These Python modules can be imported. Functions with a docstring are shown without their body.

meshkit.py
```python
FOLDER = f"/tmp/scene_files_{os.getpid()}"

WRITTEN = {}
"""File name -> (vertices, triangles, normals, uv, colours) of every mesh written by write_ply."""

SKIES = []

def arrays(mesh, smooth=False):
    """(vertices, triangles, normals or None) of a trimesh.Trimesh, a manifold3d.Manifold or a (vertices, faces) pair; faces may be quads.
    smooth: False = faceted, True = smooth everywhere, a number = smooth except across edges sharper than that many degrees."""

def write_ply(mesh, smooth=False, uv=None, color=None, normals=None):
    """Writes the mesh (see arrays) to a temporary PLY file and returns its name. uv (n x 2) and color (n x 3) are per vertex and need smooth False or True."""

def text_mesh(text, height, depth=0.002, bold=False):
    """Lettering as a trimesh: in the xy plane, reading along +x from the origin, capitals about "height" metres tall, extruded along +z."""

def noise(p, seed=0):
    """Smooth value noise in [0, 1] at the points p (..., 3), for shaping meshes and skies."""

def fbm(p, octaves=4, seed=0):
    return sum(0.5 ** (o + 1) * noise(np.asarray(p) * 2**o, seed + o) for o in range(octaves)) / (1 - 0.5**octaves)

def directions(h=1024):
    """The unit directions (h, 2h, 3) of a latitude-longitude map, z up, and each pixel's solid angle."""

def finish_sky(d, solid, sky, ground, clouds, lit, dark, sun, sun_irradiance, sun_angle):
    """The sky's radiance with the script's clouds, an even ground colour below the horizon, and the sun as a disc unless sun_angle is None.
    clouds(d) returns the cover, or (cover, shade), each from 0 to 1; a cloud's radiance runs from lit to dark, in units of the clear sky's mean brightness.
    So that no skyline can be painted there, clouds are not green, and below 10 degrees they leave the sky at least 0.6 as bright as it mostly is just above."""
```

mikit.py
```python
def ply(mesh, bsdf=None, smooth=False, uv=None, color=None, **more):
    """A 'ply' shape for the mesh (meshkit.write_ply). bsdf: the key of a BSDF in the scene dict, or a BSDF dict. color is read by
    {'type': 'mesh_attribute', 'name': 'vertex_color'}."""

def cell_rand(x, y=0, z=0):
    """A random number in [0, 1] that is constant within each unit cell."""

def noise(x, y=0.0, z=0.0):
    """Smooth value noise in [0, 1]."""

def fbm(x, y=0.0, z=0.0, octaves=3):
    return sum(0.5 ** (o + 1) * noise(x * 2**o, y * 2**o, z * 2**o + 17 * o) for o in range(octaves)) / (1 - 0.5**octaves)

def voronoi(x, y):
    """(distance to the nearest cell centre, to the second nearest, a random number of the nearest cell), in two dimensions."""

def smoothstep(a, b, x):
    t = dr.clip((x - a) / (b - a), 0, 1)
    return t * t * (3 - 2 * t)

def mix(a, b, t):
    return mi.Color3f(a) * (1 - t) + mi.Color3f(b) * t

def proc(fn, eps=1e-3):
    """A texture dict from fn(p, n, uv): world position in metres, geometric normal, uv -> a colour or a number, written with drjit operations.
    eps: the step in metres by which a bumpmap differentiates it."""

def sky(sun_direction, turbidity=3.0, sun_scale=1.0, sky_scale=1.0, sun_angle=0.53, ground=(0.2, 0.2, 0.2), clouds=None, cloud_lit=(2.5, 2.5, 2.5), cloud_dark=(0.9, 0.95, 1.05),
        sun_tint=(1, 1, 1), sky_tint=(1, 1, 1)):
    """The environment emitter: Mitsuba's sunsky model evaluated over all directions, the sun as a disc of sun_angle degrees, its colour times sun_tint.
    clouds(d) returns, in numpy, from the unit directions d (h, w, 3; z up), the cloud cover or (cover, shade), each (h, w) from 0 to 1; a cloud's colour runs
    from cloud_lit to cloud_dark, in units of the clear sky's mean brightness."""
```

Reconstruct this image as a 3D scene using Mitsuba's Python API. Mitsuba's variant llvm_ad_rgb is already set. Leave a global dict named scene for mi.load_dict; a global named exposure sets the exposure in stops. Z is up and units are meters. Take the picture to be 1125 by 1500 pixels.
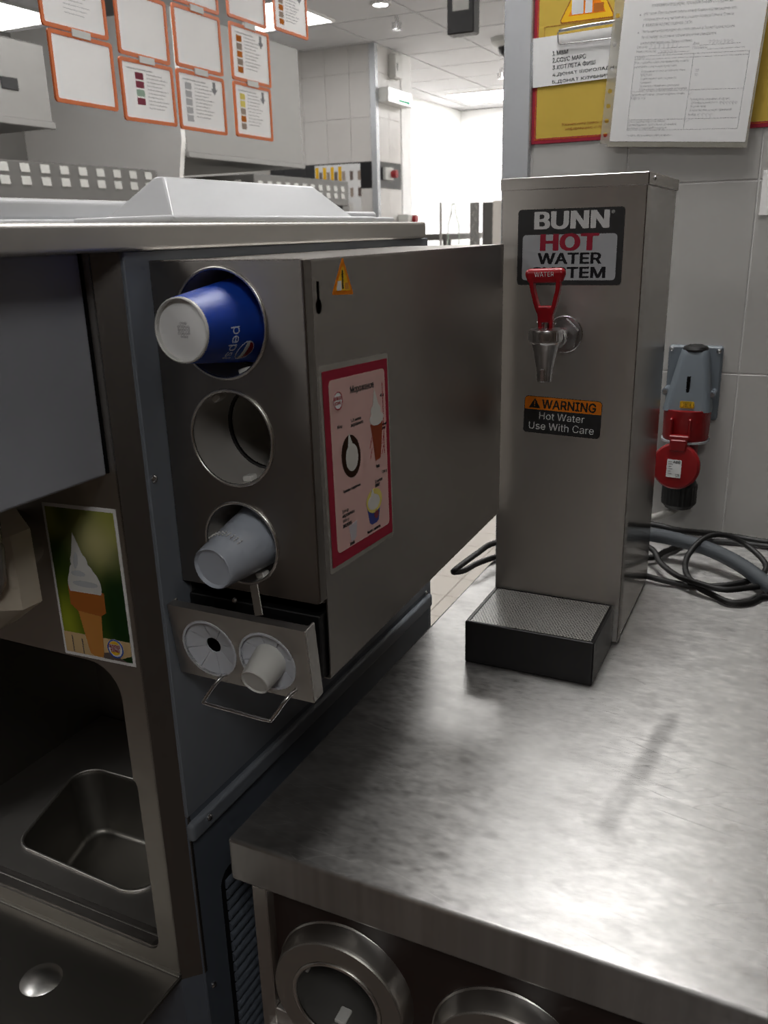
import math, random, glob
import numpy as np, trimesh, mitsuba as mi, mikit, meshkit, drjit as dr
import manifold3d as m3
from shapely.geometry import Polygon, Point, LineString, box as sbox
from shapely import affinity
from shapely.ops import unary_union
from mikit import noise, fbm, smoothstep, mix, proc

random.seed(7)
rng = np.random.default_rng(7)
Z0 = 0.9                       # the counter's height over the floor; every height below is written relative to the counter top
scene, labels = {}, {}
T = mi.ScalarTransform4f

# ------------------------------------------------------------------ camera, lights, exposure
CAM = np.array([0.45137, -0.55339, 0.55949 + Z0])
RIGHT = np.array([0.901432, 0.432215, -0.024715])
DOWN = np.array([0.113642, -0.291328, -0.949849])
FWD = np.array([-0.417739, 0.853416, -0.311730])
mat = np.eye(4); mat[:3, 0] = -RIGHT; mat[:3, 1] = -DOWN; mat[:3, 2] = FWD; mat[:3, 3] = CAM
scene['camera'] = {'type': 'thinlens', 'fov': 2 * math.degrees(math.atan(562.5 / 1250.70)), 'fov_axis': 'x', 'aperture_radius': 0.0013,
                   'focus_distance': 1.0, 'near_clip': 0.02, 'far_clip': 60.0, 'to_world': T(mat)}
exposure = 0.0
ZC = 1.84                      # ceiling over the counter top
#        name                 x0     x1     y0     y1    radiance  (all are ceiling light panels, facing down)
PANELS = [('counter',        -0.20,  0.36, 0.46,  1.04, 19.5),
          ('aisle',          -1.95, -1.40, 0.95,  1.50, 17.0),
          ('kitchen',        -3.00, -2.45, 4.22,  4.82,  9.0),
          ('hood',           -4.40, -3.80, 3.25,  3.90,  9.0),
          ('store',          -3.00, -2.40, 8.15,  8.80, 42.0),
          ('store',          -1.90, -1.30, 6.90,  7.50, 42.0),
          ('passage',        -1.20, -0.60, 2.70,  3.30, 15.0),
          ('passage',        -1.20, -0.60, 4.60,  5.20, 10.0),
          ('front',          -1.60, -1.00, -1.6, -1.00, 15.0),
          ('front',           0.70,  1.30, -1.7, -1.10, 15.0)]

# ------------------------------------------------------------------ materials
def rgb(c): return {'type': 'rgb', 'value': [float(x) for x in c]}
def two(b): return {'type': 'twosided', 'bsdf': b}
def diffuse(c): return two({'type': 'diffuse', 'reflectance': rgb(c)})
def plastic(c, a=0.15): return two({'type': 'roughplastic', 'diffuse_reflectance': rgb(c), 'alpha': a, 'nonlinear': True})
def metal(c, a, av=None):
    d = {'type': 'roughconductor', 'material': 'none', 'distribution': 'ggx', 'specular_reflectance': rgb(c)}
    if av is None: d['alpha'] = a
    else: d['alpha_u'] = a; d['alpha_v'] = av
    return two(d)
def mat_add(name, b): scene[name] = b; return name
M = {}
for n, b in dict(
    brushed=metal((.54, .52, .495), .10, .34),          # u runs along the brushing
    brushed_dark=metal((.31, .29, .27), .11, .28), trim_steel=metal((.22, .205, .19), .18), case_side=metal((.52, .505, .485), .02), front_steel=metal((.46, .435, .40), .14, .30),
    satin=metal((.60, .58, .55), .24),
    satin_dark=metal((.46, .44, .41), .22),
    dull_dark=two({'type': 'principled', 'base_color': rgb((.20, .195, .185)), 'metallic': .6, 'roughness': .38}), dull_metal=two({'type': 'principled', 'base_color': rgb((.52, .50, .47)), 'metallic': .55, 'roughness': .42}),
    pan_steel=metal((.25, .24, .22), .20), pan_soft=metal((.75, .74, .72), .14),
    hood_steel=two({'type': 'principled', 'base_color': rgb((.32, .315, .305)), 'metallic': .55, 'roughness': .45}), bin_steel=two({'type': 'principled', 'base_color': rgb((.17, .166, .16)), 'metallic': .5, 'roughness': .4}), splash_steel=two({'type': 'principled', 'base_color': rgb((.86, .85, .83)), 'metallic': .10, 'roughness': .40}),
    chrome=metal((.76, .76, .77), .05),
    polished=metal((.68, .66, .63), .10),
    aluminium=metal((.62, .64, .67), .30),
    black=plastic((.012, .012, .014), .2), black_matt=plastic((.014, .014, .015), .4), rubber=plastic((.018, .018, .018), .3),
    hole=diffuse((.006, .006, .006)),
    panel_grey=plastic((.30, .33, .37), .32), panel_lower=plastic((.19, .22, .265), .35), head_grey=plastic((.56, .575, .615), .35),
    cream=plastic((.78, .73, .64), .22), white=plastic((.78, .78, .76), .2), tray_white=plastic((.74, .745, .755), .10), white_matt=diffuse((.80, .79, .77)), paper=diffuse((.72, .72, .72)),
    paper_bright=diffuse((.86, .85, .84)), silicone=plastic((.78, .80, .84), .30),
    red=plastic((.47, .018, .03), .14), red_sock=plastic((.40, .016, .02), .22), red_print=diffuse((.30, .03, .05)), red_dark=diffuse((.30, .012, .03)),
    yellow=diffuse((.52, .37, .075)), yellow_sign=diffuse((.75, .45, .03)), orange=plastic((.80, .26, .06), .3), orange_sign=diffuse((.70, .20, .02)),
    ink=diffuse((.02, .02, .022)), ink_grey=diffuse((.22, .22, .23)), ink_brown=diffuse((.30, .10, .03)), ink_light=diffuse((.42, .42, .43)),
    label_grey=diffuse((.40, .41, .43)), label_light=diffuse((.60, .60, .60)),
    pink=diffuse((.62, .40, .37)), choc=diffuse((.035, .018, .012)), cone_print=diffuse((.26, .06, .03)), cream_print=diffuse((.60, .58, .54)), cup_print=diffuse((.06, .07, .24)),
    cup_pale=diffuse((.48, .44, .47)), yellow_pale=diffuse((.66, .56, .16)),
    waffle=diffuse((.55, .24, .06)), waffle_dark=diffuse((.40, .13, .03)), ice=diffuse((.62, .62, .60)), ice_shade=diffuse((.46, .48, .50)), wood_print=diffuse((.62, .45, .24)),
    brown_board=plastic((.055, .034, .03), .3),
    blue=plastic((.025, .11, .56), .22), blue_ink=diffuse((.55, .62, .80)),
    socket_grey=plastic((.27, .31, .35), .3), hose=plastic((.115, .135, .155), .5), cable_white=plastic((.62, .61, .58), .3),
    wall_tile=plastic((.66, .65, .635), .16), grout=diffuse((.60, .59, .58)), far_tile=plastic((.80, .785, .77), .2), dark_tile=plastic((.035, .035, .04), .15),
    ceiling=diffuse((.66, .66, .67)), ceiling_bar=diffuse((.50, .50, .51)), white_wall=diffuse((.88, .88, .87)), door_tan=diffuse((.42, .32, .24)), brown_wall=diffuse((.055, .042, .033)),
    floor_tile=plastic((.78, .74, .69), .3), floor_grout=diffuse((.40, .37, .34)), dark_floor=diffuse((.12, .10, .09)),
    shelf_grey=plastic((.20, .19, .18), .3), beige=diffuse((.66, .62, .58)), green=diffuse((.03, .40, .20)), lens=plastic((.02, .02, .025), .05),
    fleck_a=diffuse((.30, .24, .20)), fleck_b=diffuse((.14, .11, .10)), sage=diffuse((.30, .40, .32)), maroon=diffuse((.20, .05, .07)),
).items(): M[n] = mat_add('m_' + n, b)

def counter_spec(p, n, uv):
    x, y = p.x, p.y
    s = fbm(x * 7, y * 34, 0.3, 3) * .22 + fbm(x * 40, y * 90, 2.0, 3) * .38 + fbm(x * 110 + y * 40, y * 260 - x * 60, 5.0, 3) * .40
    # a dark rubbed smudge on the sheet
    dx, dy = .0295, .229
    t = dr.clip(((x - .334) * dx + (y - .167) * dy) / (dx * dx + dy * dy), 0, 1)
    d = dr.sqrt(dr.square(x - .334 - dx * t) + dr.square(y - .167 - dy * t)) + .010 * (fbm(x * 40, y * 25, 1., 2) - .5)
    sm = (1 - smoothstep(.002, .017, d)) * (.35 + .65 * fbm(x * 30, y * 12, 4., 2))
    v = .48 + .28 * (s - .5) - .27 * sm
    return mi.Color3f(v, v * .985, v * .965)
def scratch(p, n):
    x, y = p.x, p.y
    w = .010 * fbm(x * 7, y * 7, 9., 2)
    a = dr.abs(noise((y + w + x * .18) * 120, (x - .3 * y) * 6, 3.) - .5) * 2
    b = dr.abs(noise((y - w * .7 - x * .42) * 90, (x + .4 * y) * 5, 13.) - .5) * 2
    return ((1 - smoothstep(.0, .05, a)) * .6 + (1 - smoothstep(.0, .04, b)) * .5) * smoothstep(.45, .65, fbm(x * 11, y * 13, 31., 2)) * dr.select(n.z > .9, 1., 0.)
def counter_au(p, n, uv):
    return .085 + .08 * (fbm(p.x * 30, p.y * 80, 1.7, 3) - .5) + .05 * (fbm(p.x * 90, p.y * 140, 8., 2) - .5) + .05 * scratch(p, n)
def counter_av(p, n, uv):
    return .29 + .08 * (fbm(p.x * 12, p.y * 18, 6.7, 3) - .5) - .05 * scratch(p, n)
mat_add('m_counter_sheen', two({'type': 'roughconductor', 'material': 'none', 'distribution': 'ggx', 'alpha_u': proc(counter_au), 'alpha_v': proc(counter_av), 'specular_reflectance': proc(counter_spec)}))
mat_add('m_counter_haze', two({'type': 'roughconductor', 'material': 'none', 'distribution': 'ggx', 'alpha': .50, 'specular_reflectance': proc(counter_spec)}))
M['counter'] = mat_add('m_counter', {'type': 'blendbsdf', 'weight': .20, 'a': {'type': 'ref', 'id': 'm_counter_sheen'}, 'b': {'type': 'ref', 'id': 'm_counter_haze'}})
def photo_green(p, n, uv):
    u, v = uv.x, uv.y
    g = fbm(u * 2.2 + 3, v * 3.1, .7, 2)
    c = mix((.035, .075, .012), (.30, .32, .05), smoothstep(.38, .70, g))
    glow = dr.exp(-(dr.square((u - .68) / .30) + dr.square((v - .78) / .16)))
    c = mix(c, (.50, .47, .22), dr.clip(glow * .9, 0, 1))
    dark = smoothstep(.55, .8, u) * smoothstep(.68, .50, v)
    c = mix(c, (.012, .035, .012), dark * .85)
    low = dr.exp(-(dr.square((u - .12) / .2) + dr.square((v - .22) / .22)))
    return mix(c, (.33, .38, .03), dr.clip(low, 0, 1) * .8)
M['photo_green'] = mat_add('m_photo_green', two({'type': 'diffuse', 'reflectance': proc(photo_green)}))
def grate_fn(p, n, uv):
    a, b = uv.x / .0042, uv.y / .0036
    row = dr.floor(b)
    sh = row - 2 * dr.floor(row / 2)
    fx = a + .5 * sh; fx = fx - dr.floor(fx) - .5
    fy = b - row - .5
    d = dr.sqrt(dr.square(fx * .0042) + dr.square(fy * .0036))
    return mix((.012, .012, .012), (.46, .45, .43), smoothstep(.0011, .0015, d))
M['grate'] = mat_add('m_grate', two({'type': 'principled', 'base_color': proc(grate_fn), 'roughness': .35, 'metallic': .3, 'specular': .4}))
M['glass'] = mat_add('m_glass', {'type': 'thindielectric'})
M['clear_film'] = mat_add('m_clear_film', {'type': 'blendbsdf', 'weight': .30, 'a': {'type': 'thindielectric'}, 'b': two({'type': 'roughplastic', 'diffuse_reflectance': rgb((.62, .60, .52)), 'alpha': .15})})
M['clear_cup'] = mat_add('m_clear_cup', {'type': 'blendbsdf', 'weight': .62, 'a': {'type': 'thindielectric'}, 'b': two({'type': 'roughplastic', 'diffuse_reflectance': rgb((.56, .61, .69)), 'alpha': .07})})
ANISO = {'front_steel', 'brushed', 'brushed_dark'}

# ------------------------------------------------------------------ mesh helpers
def lift(mesh):
    mesh = mesh.copy(); mesh.apply_translation((0, 0, Z0)); return mesh
def numbered(key):
    if key not in scene and key not in labels: return key
    k = 1
    while f'{key}_{k:03d}' in scene or f'{key}_{k:03d}' in labels: k += 1
    return f'{key}_{k:03d}'
def planar(mesh, up=None):
    """Faces split, flat uv in metres from the main direction of each face: u along x (or y), or along z where up is set."""
    v = mesh.vertices[mesh.faces].reshape(-1, 3); f = np.arange(len(v)).reshape(-1, 3)
    n = np.repeat(mesh.face_normals, 3, axis=0); a = np.abs(n).argmax(1)
    uv = np.where((a == 0)[:, None], v[:, [1, 2]], np.where((a == 1)[:, None], v[:, [0, 2]], v[:, [0, 1]]))
    if up: uv = np.where((a == 2)[:, None], uv, uv[:, ::-1])
    return trimesh.Trimesh(v, f, process=False), uv
def put(name, mesh, m, parent=None, smooth=False, up=False, uv=None, emit=None):
    key = numbered((parent + '__' if parent else '') + name)
    mesh = lift(mesh)
    more = {'emitter': {'type': 'area', 'radiance': rgb(emit)}} if emit is not None else {}
    if uv is not None: scene[key] = mikit.ply(mesh, M[m], smooth, uv=uv, **more)
    elif m in ANISO and not smooth:
        mesh, w = planar(mesh, up); scene[key] = mikit.ply(mesh, M[m], uv=w, **more)
    else: scene[key] = mikit.ply(mesh, M[m], smooth, **more)
    return key
def thing(name, label, cat, group=None, key=None):
    key = key or numbered(name)
    labels[key] = {'label': label, 'category': cat}
    if group: labels[key]['group'] = group
    return key
def structure(name, mesh, m, **k):
    key = put(name, mesh, m, **k); labels[key] = {'kind': 'structure'}; return key
def bx(x0, x1, y0, y1, z0, z1, b=0.0):
    if b <= 0: return trimesh.creation.box(bounds=[(x0, y0, z0), (x1, y1, z1)])
    p = []
    for sx in (0, 1):
        for sy in (0, 1):
            for sz in (0, 1):
                c = np.array([(x0, x1)[sx], (y0, y1)[sy], (z0, z1)[sz]]); d = np.array([1 - 2 * sx, 1 - 2 * sy, 1 - 2 * sz]) * b
                for k in range(3):
                    q = c + d; q[k] = c[k]; p.append(q)
    return trimesh.convex.convex_hull(np.array(p))
def rbx(x0, x1, y0, y1, z0, z1, r, sub=2):
    s = trimesh.creation.icosphere(sub, r).vertices
    return trimesh.convex.convex_hull(np.vstack([s + (x, y, z) for x in (x0 + r, x1 - r) for y in (y0 + r, y1 - r) for z in (z0 + r, z1 - r)]))
def join(*ms): return trimesh.util.concatenate(ms)
def frame(o, u, v):
    u = np.array(u, float); v = np.array(v, float); m = np.eye(4); m[:3, 0] = u; m[:3, 1] = v; m[:3, 2] = np.cross(u, v); m[:3, 3] = o; return m
def front(y): return frame((0, y, 0), (1, 0, 0), (0, 0, 1))       # a sheet facing the camera side (-y): u = x, v = z
def side(x): return frame((x, 0, 0), (0, 1, 0), (0, 0, 1))        # a sheet facing +x: u = y, v = z
def flat(geom, F, layer=0, depth=.00025, step=.0003):
    gs = [g for g in getattr(geom, 'geoms', [geom]) if g.area > 0]
    m = join(*[trimesh.creation.extrude_polygon(g, depth, engine='earcut') for g in gs])
    m.apply_translation((0, 0, layer * step)); m.apply_transform(F); return m
def rrect(x0, x1, y0, y1, r): return sbox(x0 + r, y0 + r, x1 - r, y1 - r).buffer(r, 6)
_texts = {}
def text(s, x0, x1, y0, F, layer, y1=None, bold=False, slope=0.0, depth=.0002, fat=0.0):
    """Lettering fitted to the box x0..x1, y0..y1 of a frame (capital height from the width where y1 is left out)."""
    if (s, bold) not in _texts: _texts[s, bold] = meshkit.text_mesh(s, 1.0, 1.0, bold)
    m = _texts[s, bold].copy(); b = m.bounds
    k = (x1 - x0) / (b[1][0] - b[0][0])
    if y1 is None: ky, oy = k, 0
    else: ky = (y1 - y0) / (b[1][1] - b[0][1]); oy = -b[0][1]
    v = m.vertices.copy()
    v[:, 0] = (v[:, 0] - b[0][0]) * k + x0; v[:, 1] = (v[:, 1] + oy) * ky + y0 + slope * (v[:, 0] - x0); v[:, 2] = v[:, 2] * depth + layer * .0003
    if fat:
        m = join(*[trimesh.Trimesh(v * [1 - 2 * fat / (x1 - x0), 1, 1] + [2 * fat * x0 / (x1 - x0) + fat * (1 + q), 0, i * 1e-5], m.faces, process=False) for i, q in enumerate((-1, -.33, .33, 1))])
    else: m.vertices = v
    m.apply_transform(F); return m
def lathe(profile, F=None, n=40):
    m = trimesh.creation.revolve(np.array(profile, float), sections=n)
    if F is not None: m.apply_transform(F)
    return m
def toward(o, d):
    """A frame whose third axis runs along d from o."""
    d = np.array(d, float); d /= np.linalg.norm(d); a = np.array([0, 0, 1.0]) if abs(d[2]) < .9 else np.array([1.0, 0, 0])
    u = np.cross(a, d); u /= np.linalg.norm(u); m = np.eye(4); m[:3, 0] = u; m[:3, 1] = np.cross(d, u); m[:3, 2] = d; m[:3, 3] = o; return m
def cyl(p0, p1, r, n=24, r1=None):
    p0 = np.array(p0, float); L = np.linalg.norm(np.array(p1) - p0); r1 = r if r1 is None else r1
    return lathe([(0, 0), (r, 0), (r1, L), (0, L)], toward(p0, np.array(p1) - p0), n)
def tube(points, r, n=12, spline=True, per=10):
    P = np.array(points, float)
    if spline:
        Q = np.vstack([2 * P[0] - P[1], P, 2 * P[-1] - P[-2]]); out = []
        for i in range(1, len(Q) - 2):
            for t in np.linspace(0, 1, per, endpoint=False):
                a, b, c, d = Q[i - 1:i + 3]
                out.append(.5 * (2 * b + (c - a) * t + (2 * a - 5 * b + 4 * c - d) * t * t + (3 * b - a - 3 * c + d) * t ** 3))
        P = np.vstack(out + [P[-1]])
    tan = np.gradient(P, axis=0); tan /= np.linalg.norm(tan, axis=1, keepdims=True)
    u = np.cross(tan[0], (0, 0, 1.0) if abs(tan[0][2]) < .9 else (1.0, 0, 0)); u /= np.linalg.norm(u)
    V, ang = [], np.arange(n) * 2 * np.pi / n
    for p, t in zip(P, tan):
        u = u - t * (u @ t); u /= np.linalg.norm(u); w = np.cross(t, u)
        V.append(p + r * (np.cos(ang)[:, None] * u + np.sin(ang)[:, None] * w))
    V = np.vstack(V); k = len(P); F = []
    for i in range(k - 1):
        for j in range(n):
            a, b = i * n + j, i * n + (j + 1) % n
            F += [(a, b, b + n), (a, b + n, a + n)]
    V = np.vstack([V, P[0], P[-1]])
    for j in range(n):
        F += [(k * n, (j + 1) % n, j), (k * n + 1, (k - 1) * n + j, (k - 1) * n + (j + 1) % n)]
    return trimesh.Trimesh(V, np.array(F), process=False)
def prism(poly, F, depth):
    m = trimesh.creation.extrude_polygon(poly, depth, engine='earcut'); m.apply_transform(F); return m
def hull(*ms): return trimesh.convex.convex_hull(np.vstack([m.vertices for m in ms]))
def screw(parent, p, d, r=.0035, m='chrome', name='screw'):
    F = toward(p, d)
    s = lathe([(0, 0), (r, 0), (r, .0012), (r * .55, .0026), (0, .0028)], F, 14)
    return put(name, s, m, parent, 40)


# ------------------------------------------------------------------ the room
structure('floor', bx(-4.7, 1.8, 1.2, 9.6, -.94, -.904), 'floor_grout')
put('near_floor', bx(-4.7, 1.8, -2.8, 1.2, -.94, -.9), 'dark_floor', 'floor')
for i in range(4):
    for j in range(14):
        x, y = -1.175 + .2 * i, 1.32 + .2 * j
        put('tile', bx(x + .0015, x + .1985, y + .0015, y + .1985, -.904, -.90, .0008), 'floor_tile', 'floor')
structure('ceiling', bx(-4.7, 1.8, -2.8, 9.6, ZC + .006, ZC + .04), 'ceiling_bar')
for i in range(6):
    for j in range(9):
        x, y = -4.325 + .6 * i, 3.72 + .6 * j
        put('panel', bx(x + .008, x + .592, y + .008, y + .592, ZC, ZC + .006, .002), 'ceiling', 'ceiling')
put('near_panels', bx(-.70, 1.75, -2.75, 9.5, ZC, ZC + .006), 'ceiling', 'ceiling')
put('near_panels', bx(-4.6, -.73, -2.75, 3.70, ZC, ZC + .006), 'ceiling', 'ceiling')
structure('wall_left', bx(-4.75, -4.6, -2.8, 6.2, -.9, ZC), 'white_wall')
structure('wall_rear', bx(-4.7, 1.8, -2.8, -2.65, -.9, ZC), 'brown_wall')
structure('door_1', join(bx(-.80, -.36, -2.652, -2.61, -.9, 1.2, .004), bx(-.84, -.80, -2.652, -2.60, -.9, 1.24, .003), bx(-.36, -.32, -2.652, -2.60, -.9, 1.24, .003), bx(-.80, -.36, -2.652, -2.60, 1.2, 1.24, .003)), 'door_tan')
structure('wall_right', bx(1.65, 1.8, -2.7, 1.2, -.9, ZC), 'brown_wall')
structure('wall_store', bx(-3.5, .14, 9.42, 9.6, -.9, ZC), 'white_wall')
structure('wall_store_left', bx(-3.5, -3.33, 6.2, 9.42, -.9, ZC), 'white_wall')
structure('wall_store_right', bx(.02, .14, 1.21, 9.42, -.9, ZC), 'white_wall')
# the tiled wall behind the counter
structure('wall_back', bx(-.074, 1.65, 1.0815, 1.2, -.9, ZC), 'grout')
xs = [-.029, .143, .358, .573, .788, 1.003, 1.218]; zs = [-.016, .305, .626, .947, 1.268, 1.589, 1.838]
for i in range(6):
    for j in range(6):
        put('tile', bx(xs[i] + .0012, xs[i + 1] - .0012, 1.0795 + .0003 * ((i * 7 + j * 3) % 3) / 2, 1.083, zs[j] + .0012, zs[j + 1] - .0012, .0008), 'wall_tile', 'wall_back')
structure('trim_1', join(bx(-.080, -.031, 1.066, 1.0795, -.9, ZC, .002), bx(-.082, -.0745, 1.066, 1.21, -.9, ZC, .002)), 'aluminium', up=True)
# the kitchen wall, tiled, with a dark band of tiles
structure('wall_kitchen', bx(-4.6, -2.534, 5.567, 6.2, -.9, ZC), 'grout')
zz = [-.05, .26, .57, .872, 1.058, 1.36, 1.66, 1.838]
for j in range(7):
    for i in range(5):
        x0 = -3.535 + .2 * i
        put('tile', bx(x0 + .001, x0 + .199, 5.562, 5.568, zz[j] + .001, zz[j + 1] - .001, .001), 'dark_tile' if j == 3 else 'far_tile', 'wall_kitchen')
    for i in range(2):
        y0 = 5.575 + .212 * i
        put('tile', bx(-2.535, -2.529, y0 + .001, y0 + .211, zz[j] + .001, zz[j + 1] - .001, .001), 'dark_tile' if j == 3 else 'far_tile', 'wall_kitchen')
put('jamb', bx(-2.536, -2.527, 6.02, 6.205, -.9, ZC), 'white_wall', 'wall_kitchen')
structure('trim_2', join(bx(-2.565, -2.52, 5.552, 5.562, -.9, ZC, .002), bx(-2.529, -2.519, 5.552, 5.60, -.9, ZC, .002)), 'aluminium', up=True)

for k, (nm, x0, x1, y0, y1, L) in enumerate(PANELS):
    where = dict(counter='square ceiling light panel above the worktop', aisle='square ceiling light panel over the aisle behind the ice cream machine', kitchen='lit ceiling panel behind the hanging order cards, nearest the far tiled wall',
                 hood='bright ceiling light above the extractor hood at the left edge', store='lit ceiling panel in the white far room', passage='ceiling light panel over the passage behind the tiled wall', front='ceiling light panel behind the viewer, at the left')[nm]
    if nm == 'store' and k == 5: where = 'lit panel at the near end of the white room, hidden by the post'
    if nm == 'passage' and k == 7: where = 'farther ceiling light panel over the passage behind the tiled wall'
    if nm == 'front' and k == 9: where = 'ceiling light panel behind the viewer, at the right'
    key = thing('ceiling_light', where, 'light')
    put('frame', prism(sbox(x0 - .012, y0 - .012, x1 + .012, y1 + .012).difference(sbox(x0, y0, x1, y1)), frame((0, 0, ZC - .012), (1, 0, 0), (0, 1, 0)), .013), 'white_matt', key)
    d = trimesh.Trimesh([(x0, y0, ZC - .006), (x1, y0, ZC - .006), (x1, y1, ZC - .006), (x0, y1, ZC - .006)], [(0, 2, 1), (0, 3, 2)], process=False)
    put('diffuser', d, 'white_matt', key, emit=(L, L * .985, L * .96))
key = thing('downlight', 'small round spotlight in the ceiling at the top edge of the photo', 'light')
put('ring', lathe([(.062, 0), (.062, .012), (.045, .012), (.045, 0)], frame((-2.007, 4.60, ZC - .012), (1, 0, 0), (0, 1, 0)), 24), 'white_matt', key)
a = np.arange(24) * np.pi / 12
put('lamp', trimesh.Trimesh(np.vstack([np.c_[-2.007 + .045 * np.cos(a), 4.6 + .045 * np.sin(a), 0 * a + ZC - .008], [(-2.007, 4.6, ZC - .008)]]), [(24, (i + 1) % 24, i) for i in range(24)], process=False), 'white_matt', key, emit=(40, 40, 40))
for (x, y), lab in zip([(-2.065, 4.95), (-2.087, 7.10)], ['ceiling sprinkler head in front of the downlight, the nearer one', 'ceiling sprinkler head in the far passage above the bright light panel']):
    key = thing('sprinkler', lab, 'sprinkler', 'ceiling sprinklers')
    put('pipe', cyl((x, y, ZC), (x, y, ZC - .07), .012, 12), 'chrome', key, 40)
    put('deflector', join(cyl((x, y, ZC - .072), (x, y, ZC - .078), .03, 12), bx(x - .03, x - .022, y - .004, y + .004, ZC - .075, ZC - .03), bx(x + .022, x + .03, y - .004, y + .004, ZC - .075, ZC - .03), bx(x - .03, x + .03, y - .004, y + .004, ZC - .036, ZC - .03)), 'chrome', key)
key = thing('security_camera', 'round white and black ceiling camera beside the wall post', 'camera')
put('base', lathe([(0, 0), (.12, 0), (.12, -.03), (.085, -.06), (0, -.06)][::-1], frame((-1.66, 5.95, ZC), (1, 0, 0), (0, 1, 0)), 24), 'white', key, 40)
put('dome', lathe([(.07, -.055)] + [(.07 * math.cos(t), -.055 - .075 * math.sin(t)) for t in np.linspace(.1, 1.5, 8)] + [(0, -.13)], frame((-1.66, 5.95, ZC), (1, 0, 0), (0, 1, 0)), 24), 'lens', key, True)
key = thing('hanging_monitor', 'black box with a white top panel hanging from the ceiling in the passage', 'monitor')
put('case', bx(-.797, -.697, 2.60, 2.66, 1.212, 1.44, .004), 'black', key)
put('panel', bx(-.775, -.715, 2.5965, 2.601, 1.283, 1.425, .001), 'white', key)
put('bracket', bx(-.757, -.737, 2.62, 2.64, 1.435, ZC), 'black', key)

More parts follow.
